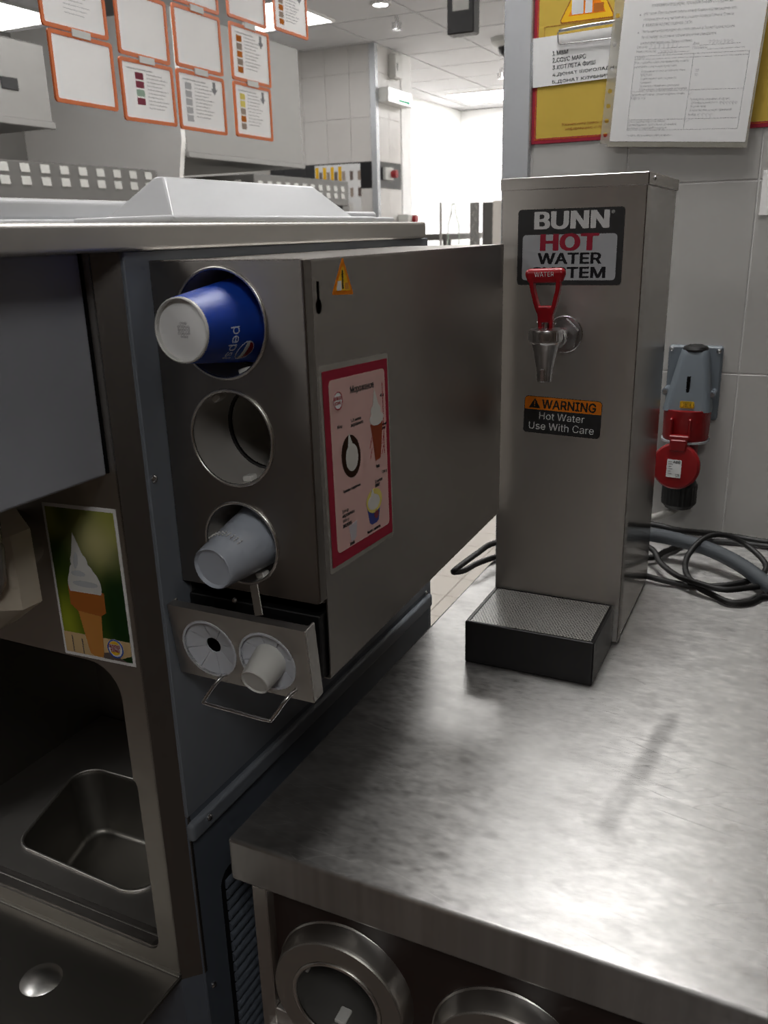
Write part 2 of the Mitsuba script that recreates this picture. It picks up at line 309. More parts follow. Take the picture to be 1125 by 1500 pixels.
# ------------------------------------------------------------------ the kitchen behind the machine
def hood(label, x0, x1, y0, y1, z0, z1, skirt=None):
    key = thing('extractor_hood', label, 'hood')
    put('canopy', bx(x0, x1, y0, y1, z0, z1, .006), 'hood_steel', key)
    put('lip', join(bx(x1 - .004, x1 + .012, y0, y1, z0 - .004, z0 + .022, .003)), 'hood_steel', key)
    put('duct', bx(x0 + .2, x1 - .25, y0 + .1, y1 - .1, z1, ZC), 'hood_steel', key)
    if skirt: put('side_skirt', skirt, 'splash_steel', key)
    return key
h1 = hood('near stainless extractor hood at the left edge with a small dark label', -3.1, -2.15, .9, 2.05, .955, 1.235)
put('switch_plate', bx(-2.151, -2.146, 1.83, 1.905, 1.065, 1.105, .002), 'black', h1)
sk = Polygon([(-3.1, .58), (-2.20, .58), (-2.185, .80), (-2.15, .97), (-2.15, 1.5), (-3.1, 1.5)])
hood('far stainless extractor hood with a slanted side skirt behind the order cards', -3.1, -2.15, 2.83, 3.86, .905, 1.5, prism(sk, frame((0, 2.83, 0), (1, 0, 0), (0, 0, 1)), .03))
structure('wall_kitchen_side', bx(-3.3, -3.1, .8, 5.0, -.9, 1.5), 'hood_steel')
b1 = thing('holding_cabinet', 'near steel food holding cabinet with two rows of white number tabs', 'warming cabinet')
put('body', bx(-2.6, -2.0, 1.35, 2.43, .60, .82, .006), 'bin_steel', b1)
put('stand', bx(-2.58, -2.03, 1.37, 2.41, -.9, .60), 'hood_steel', b1)
b2 = thing('holding_cabinet', 'far steel food holding cabinet with drawers, beside the tiled kitchen wall', 'warming cabinet')
put('body', join(bx(-2.45, -2.0, 3.135, 4.10, .705, .84, .005), bx(-2.45, -2.05, 3.135, 4.10, .60, .706), bx(-2.06, -2.0, 4.02, 4.10, .60, .705)), 'bin_steel', b2)
put('stand', bx(-2.43, -2.06, 3.15, 4.08, -.9, .60), 'hood_steel', b2)
put('slot', bx(-2.051, -2.0485, 3.16, 4.01, .615, .700), 'hole', b2)
def tab(k, c, n):
    r = math.radians(12)
    if n == 'x': put('number_tab', bx(-.0015, .0015, -.020, .020, -.0145, .0145, .001).apply_transform(trimesh.transformations.translation_matrix(c) @ trimesh.transformations.rotation_matrix(-r * .5, (0, 1, 0))), 'white', k)
    else: put('number_tab', bx(-.020, .020, -.0015, .0015, -.0145, .0145, .001).apply_translation(c), 'white', k)
for i in range(11):
    for z in (.797, .756): tab(b1, (-1.9985, 1.47 + .090 * i, z), 'x')
for i in range(11):
    for z in (.795, .757): tab(b2, (-1.9985, 3.185 + .084 * i, z), 'x')
for i in range(4): tab(b2, (-2.35 + .085 * i, 3.1335, .800), 'y')
tab(b2, (-2.095, 3.1335, .765), 'y')
for i in range(4):
    y = 3.17 + .212 * i
    put('drawer_handle', cyl((-2.02, y + .008, .672), (-2.02, y + .20, .672), .020, 16), 'satin', b2, 40)
    put('divider', bx(-2.05, -2.0, y - .006, y + .004, .60, .70), 'black', b2)

cards = [('orange framed white card at the top left corner with smudged faint print', 1.100, 1.316, 1.030, 1.186, 'faint'),
         ('blank orange framed card at the far left, below the smudged one', 1.114, 1.325, .870, 1.026, 'blank'),
         ('blank card in an orange frame above the card with the dark red column', 1.352, 1.553, 1.008, 1.162, 'blank'),
         ('order card in an orange frame with a dark red and green picture column', 1.346, 1.558, .853, 1.003, 'maroon'),
         ('blank orange framed card above the one with the grey picture column', 1.580, 1.799, 1.012, 1.168, 'blank'),
         ('orange framed card with a grey picture column, lowest in the third column', 1.575, 1.798, .850, 1.006, 'grey'),
         ('orange framed card cut by the top photo edge, above the third column', 1.580, 1.799, 1.174, 1.330, 'blank'),
         ('order card with brown pictures, middle of the fourth column of orange frames', 1.847, 2.063, 1.012, 1.170, 'brown'),
         ('lowest order card in an orange frame with yellow and brown pictures, fourth column', 1.847, 2.055, .852, 1.009, 'yellow'),
         ('plain orange framed card at the top of the fourth column against the lit ceiling', 1.845, 2.054, 1.181, 1.330, 'blank'),
         ('order card in an orange frame apart at the right end, with brown pictures', 2.103, 2.316, 1.191, 1.340, 'brown')]
F = side(-1.20)
for lab, y0, y1, z0, z1, kind in cards:
    k = thing('order_card', lab, 'card', 'order cards hanging over the machine')
    tilt = trimesh.transformations.rotation_matrix(math.radians(-.6 + 1.2 * ((y0 * 37) % 1)), (1, 0, 0), (-1.2, (y0 + y1) / 2, (z0 + z1) / 2 + .07))
    G = tilt @ F
    put('sheet', flat(rrect(y0 + .004, y1 - .004, z0 + .004, z1 - .004, .004), G, 0, .0015), 'paper_bright', k)
    put('frame', flat(rrect(y0, y1, z0, z1, .008).difference(rrect(y0 + .009, y1 - .009, z0 + .009, z1 - .009, .005)), G, -2, .005), 'orange', k)
    put('clip', flat(sbox((y0 + y1) / 2 - .03, z1 - .006, (y0 + y1) / 2 + .03, z1 + .010), G, -4, .0085), 'white', k)
    w, h = y1 - y0, z1 - z0
    if kind not in ('blank',):
        cols = dict(maroon=['maroon', 'maroon', 'sage', 'maroon'], grey=['ink_light'] * 5, brown=['waffle_dark', 'fleck_a', 'waffle_dark', 'fleck_a', 'waffle_dark'], yellow=['yellow_pale', 'yellow_pale', 'fleck_a', 'waffle_dark', 'fleck_a'], faint=['label_light'] * 3)[kind]
        px = y0 + w * (.27 if kind == 'maroon' else .16); pw = w * (.15 if kind == 'maroon' else .13)
        for j, c in enumerate(cols):
            zt = z1 - h * .20 - j * h * .135
            put('print', flat(sbox(px, zt - h * .11, px + pw, zt), G, 6), c, k)
        lines = [sbox(px + pw + w * .06, z1 - h * (.20 + .06 * j) - .0022, px + pw + w * (.36 + .05 * ((j * 5) % 3)), z1 - h * (.20 + .06 * j)) for j in range(10)]
        lines += [sbox(y0 + w * .12, z1 - h * .14 - .003, y0 + w * .6, z1 - h * .14)]
        put('print_lines', flat(unary_union(lines), G, 6), 'ink_light' if kind != 'faint' else 'label_light', k)
        if kind in ('grey', 'brown', 'yellow'):
            put('arrow', flat(unary_union([sbox(y1 - w * .25, z1 - h * .22, y1 - w * .19, z1 - h * .10), Polygon([(y1 - w * .29, z1 - h * .22), (y1 - w * .15, z1 - h * .22), (y1 - w * .22, z1 - h * .32)])]), G, 6), 'ink_grey', k)
k = thing('card_rail', 'steel rail above the photo from which the order cards hang', 'rail')
put('bar', bx(-1.21, -1.19, .95, 2.5, 1.50, 1.52), 'satin', k)
for y in (1.0, 2.45): put('rod', cyl((-1.2, y, 1.52), (-1.2, y, ZC), .006, 8), 'satin', k)
for y, zt in ((1.21, 1.186), (1.45, 1.162), (1.69, 1.33), (1.95, 1.33), (2.21, 1.34)): put('wire', cyl((-1.2, y, zt), (-1.2, y, 1.50), .001, 6), 'satin', k)

k = thing('photo_chart', 'sheet of small yellow and brown product photos on the dark tile band', 'poster')
Fk = front(5.561)
put('sheet', flat(unary_union([sbox(-3.055, .775, -2.665, 1.05), sbox(-2.735, .62, -2.665, .80)]), Fk, 0, .001), 'paper', k)
for i in range(6):
    for j in range(2):
        if i < 4: put('photo', flat(sbox(-3.050 + .066 * i, .925 - .118 * j, -3.022 + .066 * i, 1.035 - .118 * j), Fk, 4), 'yellow_sign' if (i * 3 + j) % 3 != 1 and j == 0 else 'label_light', k)
        put('photo', flat(sbox(-3.018 + .066 * i, .935 - .118 * j, -2.992 + .066 * i, 1.0 - .118 * j), Fk, 4), 'fleck_a' if (i + j) % 2 else 'fleck_b', k)
k = thing('exit_sign', 'white lit emergency exit sign with a green arrow on the far wall', 'sign')
put('case', bx(-2.529, -2.44, 5.60, 6.03, 1.455, 1.555, .006), 'white', k)
put('face', trimesh.Trimesh([(-2.4385, 5.605, 1.46), (-2.4385, 6.02, 1.46), (-2.4385, 6.02, 1.55), (-2.4385, 5.605, 1.55)], [(0, 1, 2), (0, 2, 3)], process=False), 'white_matt', k, emit=(1.6, 1.65, 1.6))
put('arrow', flat(unary_union([sbox(5.78, 1.474, 5.94, 1.487), Polygon([(5.94, 1.465), (5.94, 1.496), (5.985, 1.48)])]), side(-2.4383), 0), 'green', k)
k = thing('wall_switch_box', 'white box with a dark slot high on the far wall above the exit sign', 'switch box')
put('case', bx(-2.529, -2.47, 5.80, 5.93, 1.64, 1.80, .006), 'white', k)
put('slot', bx(-2.471, -2.468, 5.825, 5.84, 1.69, 1.74), 'black', k)
k = thing('wall_socket', 'white wall switch with a red knob on the dark tile band', 'switch')
put('plate', bx(-2.529, -2.50, 5.66, 5.80, .93, 1.02, .004), 'white', k)
put('knob', cyl((-2.50, 5.77, .975), (-2.46, 5.77, .975), .028, 16), 'red', k, 40)
k = thing('corner_guard', 'diamond plate metal guard at the foot of the far wall edge', 'corner guard')
put('plate', bx(-2.526, -2.52, 6.02, 6.185, -.9, .665, .001), 'hood_steel', k)
for i in range(3):
    for j in range(7):
        c = (-2.5185, 6.05 + .052 * i, .64 - .06 * j - (.02 if i % 2 else 0))
        put('lozenge', bx(-.0025, .0025, -.009, .009, -.022, .022, .002).apply_transform(trimesh.transformations.translation_matrix(c) @ trimesh.transformations.rotation_matrix(.35, (1, 0, 0))), 'polished', k)
k = thing('stop_button', 'small white box with a red button low on the far wall', 'switch')
put('case', bx(-2.519, -2.43, 5.90, 6.06, .60, .685, .004), 'white', k)
put('button', cyl((-2.43, 6.0, .65), (-2.40, 6.0, .65), .03, 14), 'red', k, 40)
k = thing('glass_partition', 'glass panel with an etched bottle outline in front of the white room', 'glass panel')
put('pane', bx(-2.20, -1.985, 6.0, 6.006, -.80, .763), 'glass', k)
put('rail', join(bx(-2.205, -2.19, 5.995, 6.011, -.9, .766), bx(-2.205, -1.98, 5.995, 6.011, -.9, -.79)), 'satin', k)
bot = Polygon([(-.045, -.30), (.045, -.30), (.045, .05), (.016, .13), (.014, .20), (-.014, .20), (-.016, .13), (-.045, .05)])
bot = affinity.translate(bot, -2.09, .55)
put('etching', flat(bot.boundary.buffer(.0035), front(5.9995)), 'sage', k)
put('hook', flat(Polygon([(-2.12, .66), (-2.108, .70), (-2.10, .71), (-2.104, .68), (-2.12, .655), (-2.15, .645)]), front(5.9995)), 'ink_grey', k)
k = thing('corner_guard', 'diamond plate metal post beside the glass panel with the bottle', 'corner guard')
put('plate', bx(-1.962, -1.89, 6.02, 6.03, -.9, .756), 'hood_steel', k)
for j in range(10): put('lozenge', bx(-.006, .006, -.002, .002, -.02, .02, .0015).apply_transform(trimesh.transformations.translation_matrix((-1.915 - (.022 if j % 2 else 0), 6.0185, .72 - .045 * j)) @ trimesh.transformations.rotation_matrix(.35 if j % 2 else -.35, (0, 1, 0))), 'polished', k)
k = thing('white_cabinet', 'tall white cabinet with a grey side at the mouth of the far room', 'cabinet')
put('body', bx(-1.79, -1.2, 6.05, 6.6, -.9, .765, .004), 'beige', k)
put('side_panel', bx(-1.872, -1.79, 6.05, 6.6, -.9, .755, .004), 'shelf_grey', k)
k = thing('side_table', 'grey topped table at the end of the machine in the far aisle', 'table')
put('top', bx(-2.5, -2.17, 6.05, 6.9, .485, .532, .003), 'shelf_grey', k)
for x in (-2.48, -2.21):
    for y in (6.08, 6.86): put('leg', bx(x, x + .025, y, y + .025, -.9, .486), 'shelf_grey', k)

# ------------------------------------------------------------------ counter and the cabinet under it
k = thing('worktop', 'scratched stainless steel worktop under the hot water dispenser', 'counter')
m = trimesh.graph.smooth_shade(rbx(0, 1.40, 0, 1.079, -.050, 0, .0045), angle=.5, facet_minarea=None)
put('top', m, 'counter', k, True, uv=np.c_[m.vertices[:, 0], m.vertices[:, 1] - m.vertices[:, 2]])
k = thing('cup_cabinet', 'stainless cabinet under the worktop with a dark brown board for cup holders', 'cabinet')
put('side_panel', bx(.0215, .0385, .004, 1.05, -.9, -.0515, .001), 'brushed', k, up=True)
put('rail', bx(.0385, 1.35, .004, .03, -.222, -.202, .001), 'brushed', k)
put('board', prism(sbox(.0385, -.202, 1.335, -.0515).difference(unary_union([Point(.1175, -.148).buffer(.058), Point(.2845, -.155).buffer(.044)])), front(.026), .010), 'brown_board', k)
put('lower_panel', bx(.030, 1.35, -.004, .016, -.88, -.224, .002), 'brushed', k)
put('end_panel', bx(1.335, 1.35, .004, 1.05, -.9, -.0515, .001), 'brushed', k)
put('back_panel', bx(.0385, 1.335, 1.04, 1.05, -.9, -.0515, .001), 'brushed', k)
put('plinth', bx(.04, 1.33, .05, 1.0, -.9, -.86), 'black_matt', k)

def cup_holder(c0, c1, label):
    """A wide steel ring on the brown board with a sleeve for a stack of cups behind it."""
    k = thing('cup_holder', label, 'cup dispenser', 'cup holders under the worktop')
    c0, c1 = np.array(c0), np.array(c1); L = np.linalg.norm(c1 - c0); F = toward(c0, c1 - c0)
    put('drum', lathe([(.0745, -.004), (.0745, .001), (.0730, .0025), (.0690, L - .003), (.0675, L)], F, 64), 'polished', k, 30)
    put('face', lathe([(.0680, L - .0002), (.0670, L + .0012), (.048, L + .0012), (.0465, L)], F, 64), 'satin_dark', k, 30)
    t = np.linspace(0, 2 * np.pi, 12)
    put('lip', lathe([(.0455 + .0022 * math.cos(q), L + .0012 + .0022 * math.sin(q)) for q in t], F, 64), 'polished', k, True)
    put('sleeve', lathe([(.0435, L), (.0420, L - .10), (.0420, L - .16), (0, L - .16)], F, 48), 'dull_dark', k, 30)
    put('band', lathe([(.0421, L - .066), (.0405, L - .068), (.0405, L - .072), (.0421, L - .074)], F, 48), 'black', k, 30)
    for q in (2.75, 4.6):
        G = F @ trimesh.transformations.rotation_matrix(q, (0, 0, 1))
        m = bx(.0385, .0425, -.006, .006, L - .030, L - .012, .001); m.apply_transform(G); put('clip', m, 'white', k)
cup_holder((.1180, .016, -.1480), (.1190, -.0065, -.1478), 'wide steel cup holder ring at the left corner under the worktop, fully in view')
cup_holder((.2850, .016, -.1560), (.2860, -.0065, -.1558), 'second steel cup holder ring under the worktop, cut off by the bottom edge')

# ------------------------------------------------------------------ the hot water dispenser
k = thing('hot_water_dispenser', 'tall stainless hot water dispenser with a red tap handle standing on the worktop', 'water dispenser')
put('body', bx(.0878, .2662, .566, .805, .004, .606, .0015), 'case_side', k)
put('front_panel', bx(.087, .267, .556, .5785, .004, .606, .0012), 'brushed', k)
put('lid', bx(.0855, .2685, .5545, .8065, .6045, .6197, .0012), 'brushed', k)
lid_screw = screw(k, (.2685, .592, .613), (1, 0, 0), .0032)
put('seam', bx(.2655, .2664, .5785, .5795, .004, .604), 'hole', k)
for x in (.10, .25):
    for y in (.60, .79): put('foot', cyl((x, y, 0), (x, y, .006), .010, 14), 'rubber', k, 40)
b = put('badge', flat(rrect(.1095, .2425, .4895, .5815, .0045), front(.556), 0, .0005), 'black_matt', k)
Fb = front(.5555)
put('inset', flat(rrect(.1160, .2350, .4955, .5510, .0045), Fb, 0), 'label_grey', b)
put('lettering', text('BUNN', .1305, .2245, .5572, Fb, 1, .5785, True, fat=.0011), 'label_light', b)
put('lettering', text('®', .2265, .2305, .5740, Fb, 1, .5780), 'label_light', b)
put('lettering', text('HOT', .1390, .2130, .5312, Fb, 2, .5520, True, fat=.0012), 'red_print', b)
put('lettering', text('WATER', .1365, .2170, .5152, Fb, 2, .5288, True, fat=.0003), 'ink', b)
put('lettering', text('SYSTEM', .1290, .2228, .4980, Fb, 2, .5118, True, fat=.0003), 'ink', b)
Rw = trimesh.transformations.rotation_matrix(math.radians(1.6), (0, 1, 0), (.176, .556, .318))
w = put('warning_label', flat(rrect(.1236, .2275, .2945, .3445, .005), Rw @ front(.556), 0, .0005), 'black_matt', k)
Fw = Rw @ front(.5555)
put('band', flat(rrect(.1242, .2269, .2951, .3439, .0045).intersection(sbox(.1, .3266, .25, .36)), Fw, 0), 'orange_sign', w)
put('lettering', text('WARNING', .1480, .2200, .3288, Fw, 2, .3412, True), 'ink', w)
put('triangle', flat(Polygon([(.1305, .3288), (.1455, .3288), (.138, .3420)]), Fw, 2), 'ink', w)
put('mark', flat(unary_union([sbox(.1374, .3335, .1386, .3385), Point(.138, .3318).buffer(.0008)]), Fw, 3), 'orange_sign', w)
put('lettering', text('Hot Water', .1450, .2060, .3142, Fw, 2), 'label_light', w)
put('lettering', text('Use With Care', .1315, .2195, .3000, Fw, 2), 'label_light', w)
# tap
fx, fy = .1745, .466
t = put('tap', lathe([(0, .3815), (.0085, .3815), (.0090, .384), (.0095, .395), (.0148, .4215), (.0165, .427), (.0192, .4295), (.0200, .433), (.0200, .4405), (.0188, .4440), (.010, .4455), (0, .4455)],
    frame((fx, fy, 0), (1, 0, 0), (0, 1, 0)), 40), 'chrome', k, 25)
hexa = lambda r: Polygon([(r * math.cos(q), r * math.sin(q)) for q in np.arange(6) * math.pi / 3 + .3])
put('cap_nut', prism(hexa(.0215).intersection(Point(0, 0).buffer(.0205)), frame((fx, fy, .4315), (1, 0, 0), (0, 1, 0)), .0105), 'chrome', t, 20)
put('spout_rib', bx(fx - .003, fx + .003, fy - .0118, fy - .006, .382, .398, .0012), 'chrome', t)
put('shank', join(cyl((fx, fy + .01, .428), (fx, .556, .428), .0098, 24), cyl((fx, fy + .038, .428), (fx, fy + .050, .428), .0135, 24)), 'chrome', t, 40)
put('wall_nut', prism(hexa(.0215), frame((fx, .5505, .428), (1, 0, 0), (0, 0, 1)), .0095), 'chrome', t, 20)
put('washer', lathe([(.0095, 0), (.0235, 0), (.0240, .0008), (.0225, .0022), (.0095, .003)], frame((fx, .556, .428), (1, 0, 0), (0, 0, 1)), 40), 'chrome', t, 30)
# red handle: a closed loop under a round cross bar
lean = trimesh.transformations.rotation_matrix(math.radians(4), (1, 0, 0), (fx, fy, .446)) @ trimesh.transformations.rotation_matrix(math.radians(-1.5), (0, 1, 0), (fx, fy, .446))
outer = Polygon([(-.0190, .508), (.0190, .508), (.0180, .492), (.0135, .473), (.0088, .460), (.0085, .440), (.0045, .440), (.0045, .4525), (-.0045, .4525), (-.0045, .440), (-.0085, .440), (-.0088, .460), (-.0135, .473), (-.0180, .492)])
inner = Polygon([(-.0126, .5020), (.0126, .5020), (.0116, .490), (.0070, .4722), (-.0070, .4722), (-.0116, .490)]).buffer(.0011)
m = prism(affinity.translate(outer.difference(inner), fx, 0), frame((fx * 0, fy + .0055, 0), (1, 0, 0), (0, 0, 1)), .011)
hm = m3.Manifold(m3.Mesh(np.asarray(m.vertices, np.float32), np.asarray(m.faces, np.uint32)))
if hm.is_empty(): hmesh = m
else:
    hm = hm.refine_to_length(.0022).to_mesh(); hmesh = trimesh.Trimesh(hm.vert_properties[:, :3], hm.tri_verts); trimesh.smoothing.filter_taubin(hmesh, iterations=14)
bar = trimesh.convex.convex_hull(np.vstack([trimesh.creation.icosphere(2, .0063).vertices + (fx + s, fy, .5085) for s in (-.0178, .0178)] + [trimesh.creation.icosphere(2, .004).vertices + (fx + s, fy - .001, .5020) for s in (-.0178, .0178)]))
hd = join(hmesh, bar); hd.apply_transform(lean)
h = put('handle', hd, 'red', k, 50)
tm = text('WATER', fx - .0115, fx + .0115, .5058, front(fy - .0064), 0, .5112); tm.apply_transform(lean); put('lettering', tm, 'label_light', h)
put('pin', join(cyl((fx - .0115, fy, .4515), (fx + .0115, fy, .4515), .0013, 10), cyl((fx, fy, .440), (fx, fy, .4575), .0034, 16)), 'chrome', h, 40)
# drip tray
d = thing('drip_tray', 'black plastic drip tray with a perforated grate in front of the dispenser', 'drip tray')
sh = m3.Manifold(m3.Mesh(*[np.asarray(a, q) for a, q in zip((lambda s: (s.vertices, s.faces))(rbx(.087, .2598, .4285, .5555, 0, .061, .0028)), (np.float32, np.uint32))]))
cut = bx(.0925, .2545, .4335, .5525, .0585, .07); cut = m3.Manifold(m3.Mesh(np.asarray(cut.vertices, np.float32), np.asarray(cut.faces, np.uint32)))
q = (sh - cut).to_mesh()
put('tray', trimesh.Trimesh(q.vert_properties[:, :3], q.tri_verts), 'black', d, 30)
g = bx(.0928, .2542, .4338, .5522, .0575, .0600); g, guv = planar(g); put('grate', g, 'grate', d, uv=guv)

# ------------------------------------------------------------------ wall socket, plug, cables
k = thing('power_socket', 'grey and red industrial power socket screwed to the white wall tiles', 'power socket')
put('back_plate', bx(.2385, .3300, 1.064, 1.0795, .222, .3535, .003), 'socket_grey', k)
def loft(a, b): return trimesh.convex.convex_hull(np.vstack([a, b]))
ring = lambda x0, x1, y0, y1, z, r=.010, zz=None: np.vstack([np.c_[np.array(rrect(x0, x1, y0, y1, r).exterior.coords), np.full(len(rrect(x0, x1, y0, y1, r).exterior.coords), z)]])
put('housing', loft(ring(.2405, .3235, 1.010, 1.066, .245, .016), np.vstack([ring(.2600, .3110, 1.028, 1.066, .338, .014), ring(.2630, .3080, 1.034, 1.066, .3495, .012)])), 'socket_grey', k, 35)
put('gland', lathe([(0, 0), (.021, 0), (.022, .003), (.020, .007), (.012, .010), (0, .010)], frame((.2860, 1.050, .3475), (1, 0, 0), (0, 1, 0)), 24), 'rubber', k, 35)
put('slot', bx(.2790, .2845, 1.0165, 1.0215, .278, .306, .0005), 'hole', k)
for x, z, y in ((.2440, .3475, 1.064), (.3235, .3450, 1.064)): screw(k, (x, y, z), (0, -1, 0), .0042)
for x, z, y in ((.2425, .2760, 1.040), (.3215, .2740, 1.040)):
    s = put('screw_boss', join(cyl((x, 1.064, z), (x, 1.028, z), .0062, 16)), 'socket_grey', k, 40); put('screw', cyl((x, 1.028, z), (x, 1.0265, z), .0042, 14), 'chrome', s, 40)
y = put('voltage_label', flat(rrect(.2715, .2955, .2520, .2640, .002), front(1.0095), 0, .0004), 'yellow_sign', k)
put('lettering', text('380 В', .2765, .2905, .2548, front(1.0091), 1, .2612), 'ink', y)
put('border', flat(rrect(.2727, .2943, .2532, .2628, .0015).difference(rrect(.2732, .2938, .2537, .2623, .0012)), front(1.0091), 1), 'ink', y)
put('collar', lathe([(0, .192), (.0375, .192), (.0395, .196), (.0405, .245), (.0400, .2475), (0, .2475)], frame((.2820, 1.038, 0), (1, 0, 0), (0, 1, 0)), 40), 'red_sock', k, 35)
put('rim', lathe([(.034, .189), (.0415, .189), (.0415, .1925), (.034, .1925)], frame((.2820, 1.038, 0), (1, 0, 0), (0, 1, 0)), 40), 'label_grey', k, 35)
l = put('flap', lathe([(0, 0), (.040, 0), (.0418, .003), (.0418, .010), (.0385, .0145), (.030, .0155), (0, .0160)], toward((.2760, 1.000, .1500), (-.12, -1, .10)), 40), 'red_sock', k, 35)
put('hinge', join(bx(.2590, .2640, .990, 1.006, .198, .236, .0015), bx(.2905, .2955, .990, 1.006, .198, .236, .0015), bx(.2600, .2945, .9855, .999, .198, .207, .002), bx(.2625, .2915, .984, .996, .178, .201, .003)), 'red_sock', l)
lb = put('rating_label', flat(rrect(-.0125, .0125, -.016, .016, .001), frame((.2735, .9832, .1480), (.993, -.12, .0), (0, .0995, .995)), 0, .0006), 'label_light', l)
Fl = frame((.2735, .9826, .1480), (.993, -.12, .0), (0, .0995, .995))
put('lettering', text('ABB', -.002, .0105, .0095, Fl, 1, .0145, True), 'ink', lb)
put('lettering', text('CE', .0035, .0105, -.0140, Fl, 1, -.009), 'ink', lb)
put('print_lines', flat(unary_union([sbox(-.0105, .011 - .0042 * i, -.0045 + .002 * (i % 2), .0125 - .0042 * i) for i in range(6)]), Fl, 1), 'ink_grey', lb)
k = thing('power_plug', 'black plug in the underside of the red wall socket with a white cable', 'plug')
rib = Polygon([((.0300 + .0010 * (i % 2)) * math.cos(i * math.pi / 24), (.0300 + .0010 * (i % 2)) * math.sin(i * math.pi / 24)) for i in range(48)])
put('nut', join(prism(rib, frame((.2800, 1.038, .070), (1, 0, 0), (0, 1, 0)), .036), lathe([(0, .062), (.024, .062), (.030, .070), (0, .070)], frame((.2800, 1.038, 0), (1, 0, 0), (0, 1, 0)), 32), lathe([(0, .106), (.030, .106), (.026, .115), (0, .115)], frame((.2800, 1.038, 0), (1, 0, 0), (0, 1, 0)), 32)), 'rubber', k, 20)
put('sleeve', cyl((.281, 1.038, .110), (.282, 1.038, .19), .024, 28), 'red_sock', k, 40)
put('cable', tube([(.280, 1.038, .066), (.272, 1.035, .054), (.250, 1.025, .044), (.220, 1.01, .036), (.18, .98, .028), (.12, .96, .010)], .0072, 14), 'cable_white', k, True)
k = thing('hose', 'thick grey foam insulated pipe lying across the worktop behind the dispenser', 'hose')
put('insulation', tube([(.16, .90, .046), (.20, .907, .046), (.252, .911, .045), (.295, .911, .042), (.352, .897, .036), (.404, .863, .028), (.448, .817, .018), (.50, .75, .0145), (.58, .66, .0145), (.72, .58, .0145), (.95, .52, .0145), (1.36, .50, .0145)], .0125, 18), 'hose', k, True)
def cable(label, pts, r):
    k = thing('power_cable', label, 'cable', 'black cables on the worktop')
    put('cord', tube(pts, r, 12), 'rubber', k, True)
cable('coiled black cable forming the round loop on the worktop behind the dispenser', [(1.37, .70, .006), (1.0, .74, .006), (.60, .79, .006), (.52, .80, .006), (.449, .800, .006), (.427, .768, .006), (.399, .752, .007), (.373, .768, .008), (.345, .785, .013), (.324, .820, .022), (.322, .863, .034), (.341, .905, .052), (.371, .933, .052), (.409, .942, .034), (.437, .911, .022), (.440, .882, .014), (.422, .851, .009), (.384, .816, .0075), (.334, .801, .0055), (.275, .800, .010), (.22, .83, .010)], .0048)
cable('black cable running low from behind the dispenser around under the round loop', [(.17, .91, .035), (.22, .895, .036), (.262, .871, .033), (.282, .838, .023), (.312, .803, .019), (.346, .778, .021), (.387, .768, .020), (.425, .800, .017), (.455, .845, .006), (.55, .86, .005), (.80, .88, .005), (1.37, .90, .005)], .0048)
cable('black cable stretched straight along the foot of the tiled wall', [(.15, .935, .056), (.248, .940, .054), (.286, .944, .048), (.314, .965, .040), (.342, 1.022, .022), (.380, 1.055, .010), (.439, 1.052, .008), (.55, 1.05, .008), (.95, 1.05, .008), (1.37, 1.05, .008)], .0055)
cable('black cable looping out past the left edge of the worktop behind the dispenser', [(.10, .87, .045), (.06, .84, .042), (.007, .790, .037), (-.005, .739, .035), (-.026, .697, .020), (-.032, .696, .012), (-.022, .718, .008), (-.010, .767, .007), (.02, .82, .006), (.08, .85, .006), (.17, .86, .006), (.258, .885, .012), (.277, .931, .010), (.309, 1.000, .006), (.353, 1.028, .006), (.438, 1.035, .006), (.62, 1.03, .006), (1.37, 1.02, .006)], .0050)

# ------------------------------------------------------------------ papers on the wall
WY = 1.0785
def sign(label, x0, x1, z0, z1, ex):
    k = thing('wall_sign', label, 'sign', ex)
    put('sheet', bx(x0, x1, WY - .002, WY, z0, z1, .0004), 'red_print', k)
    put('field', flat(rrect(x0 + .0085, x1 - .0085, z0 + .009, z1 - .009, .001), front(WY - .002), 0), 'yellow', k)
    put('outline', flat(sbox(x0 + .006, z0 + .0065, x1 - .006, z1 - .0065).difference(sbox(x0 + .0066, z0 + .0071, x1 - .0066, z1 - .0071)), front(WY - .002), 1), 'orange_sign', k)
    return k
k = sign('yellow warning sign with a red border beside the metal wall post', -.0305, .192, .703, 1.02, 'yellow signs on the tiled wall')
Fs = front(WY - .0023)
tri = Polygon([(.0195, .8955), (.1030, .8955), (.0612, .972)])
put('triangle', flat(tri.buffer(.004), Fs, 1), 'ink_brown', k); put('triangle', flat(tri.buffer(.0022), Fs, 2), 'yellow_sign', k); put('triangle', flat(tri.buffer(-.006), Fs, 3), 'orange_sign', k)
put('picture', flat(unary_union([sbox(.035, .903, .055, .926), sbox(.058, .903, .070, .930)]), Fs, 4), 'label_light', k)
put('picture', flat(sbox(.0725, .903, .089, .916), Fs, 4), 'waffle_dark', k)
put('box', flat(sbox(-.012, .815, .17, .890).difference(sbox(-.0113, .8157, .1693, .8893)), Fs, 1), 'ink_brown', k)
put('lettering', text('Разместите здесь обновленную', .0255, .1420, .7290, Fs, 1, .7345), 'ink_brown', k)
put('lettering', text('информацию о продукте', .0310, .1240, .7215, Fs, 1, .7270), 'ink_brown', k)
k = sign('yellow sign with a red border at the right edge, mostly behind the filed form', .232, .470, .7055, 1.02, 'yellow signs on the tiled wall')
k = thing('note', 'white strip of paper with a numbered product list clipped to the yellow sign', 'note')
Rn = trimesh.transformations.rotation_matrix(math.radians(-1.6), (0, 1, 0), (-.03, WY, .80))
m = bx(-.0300, .150, WY - .0045, WY - .0037, .7955, .8735); m.apply_transform(Rn); put('sheet', m, 'paper', k)
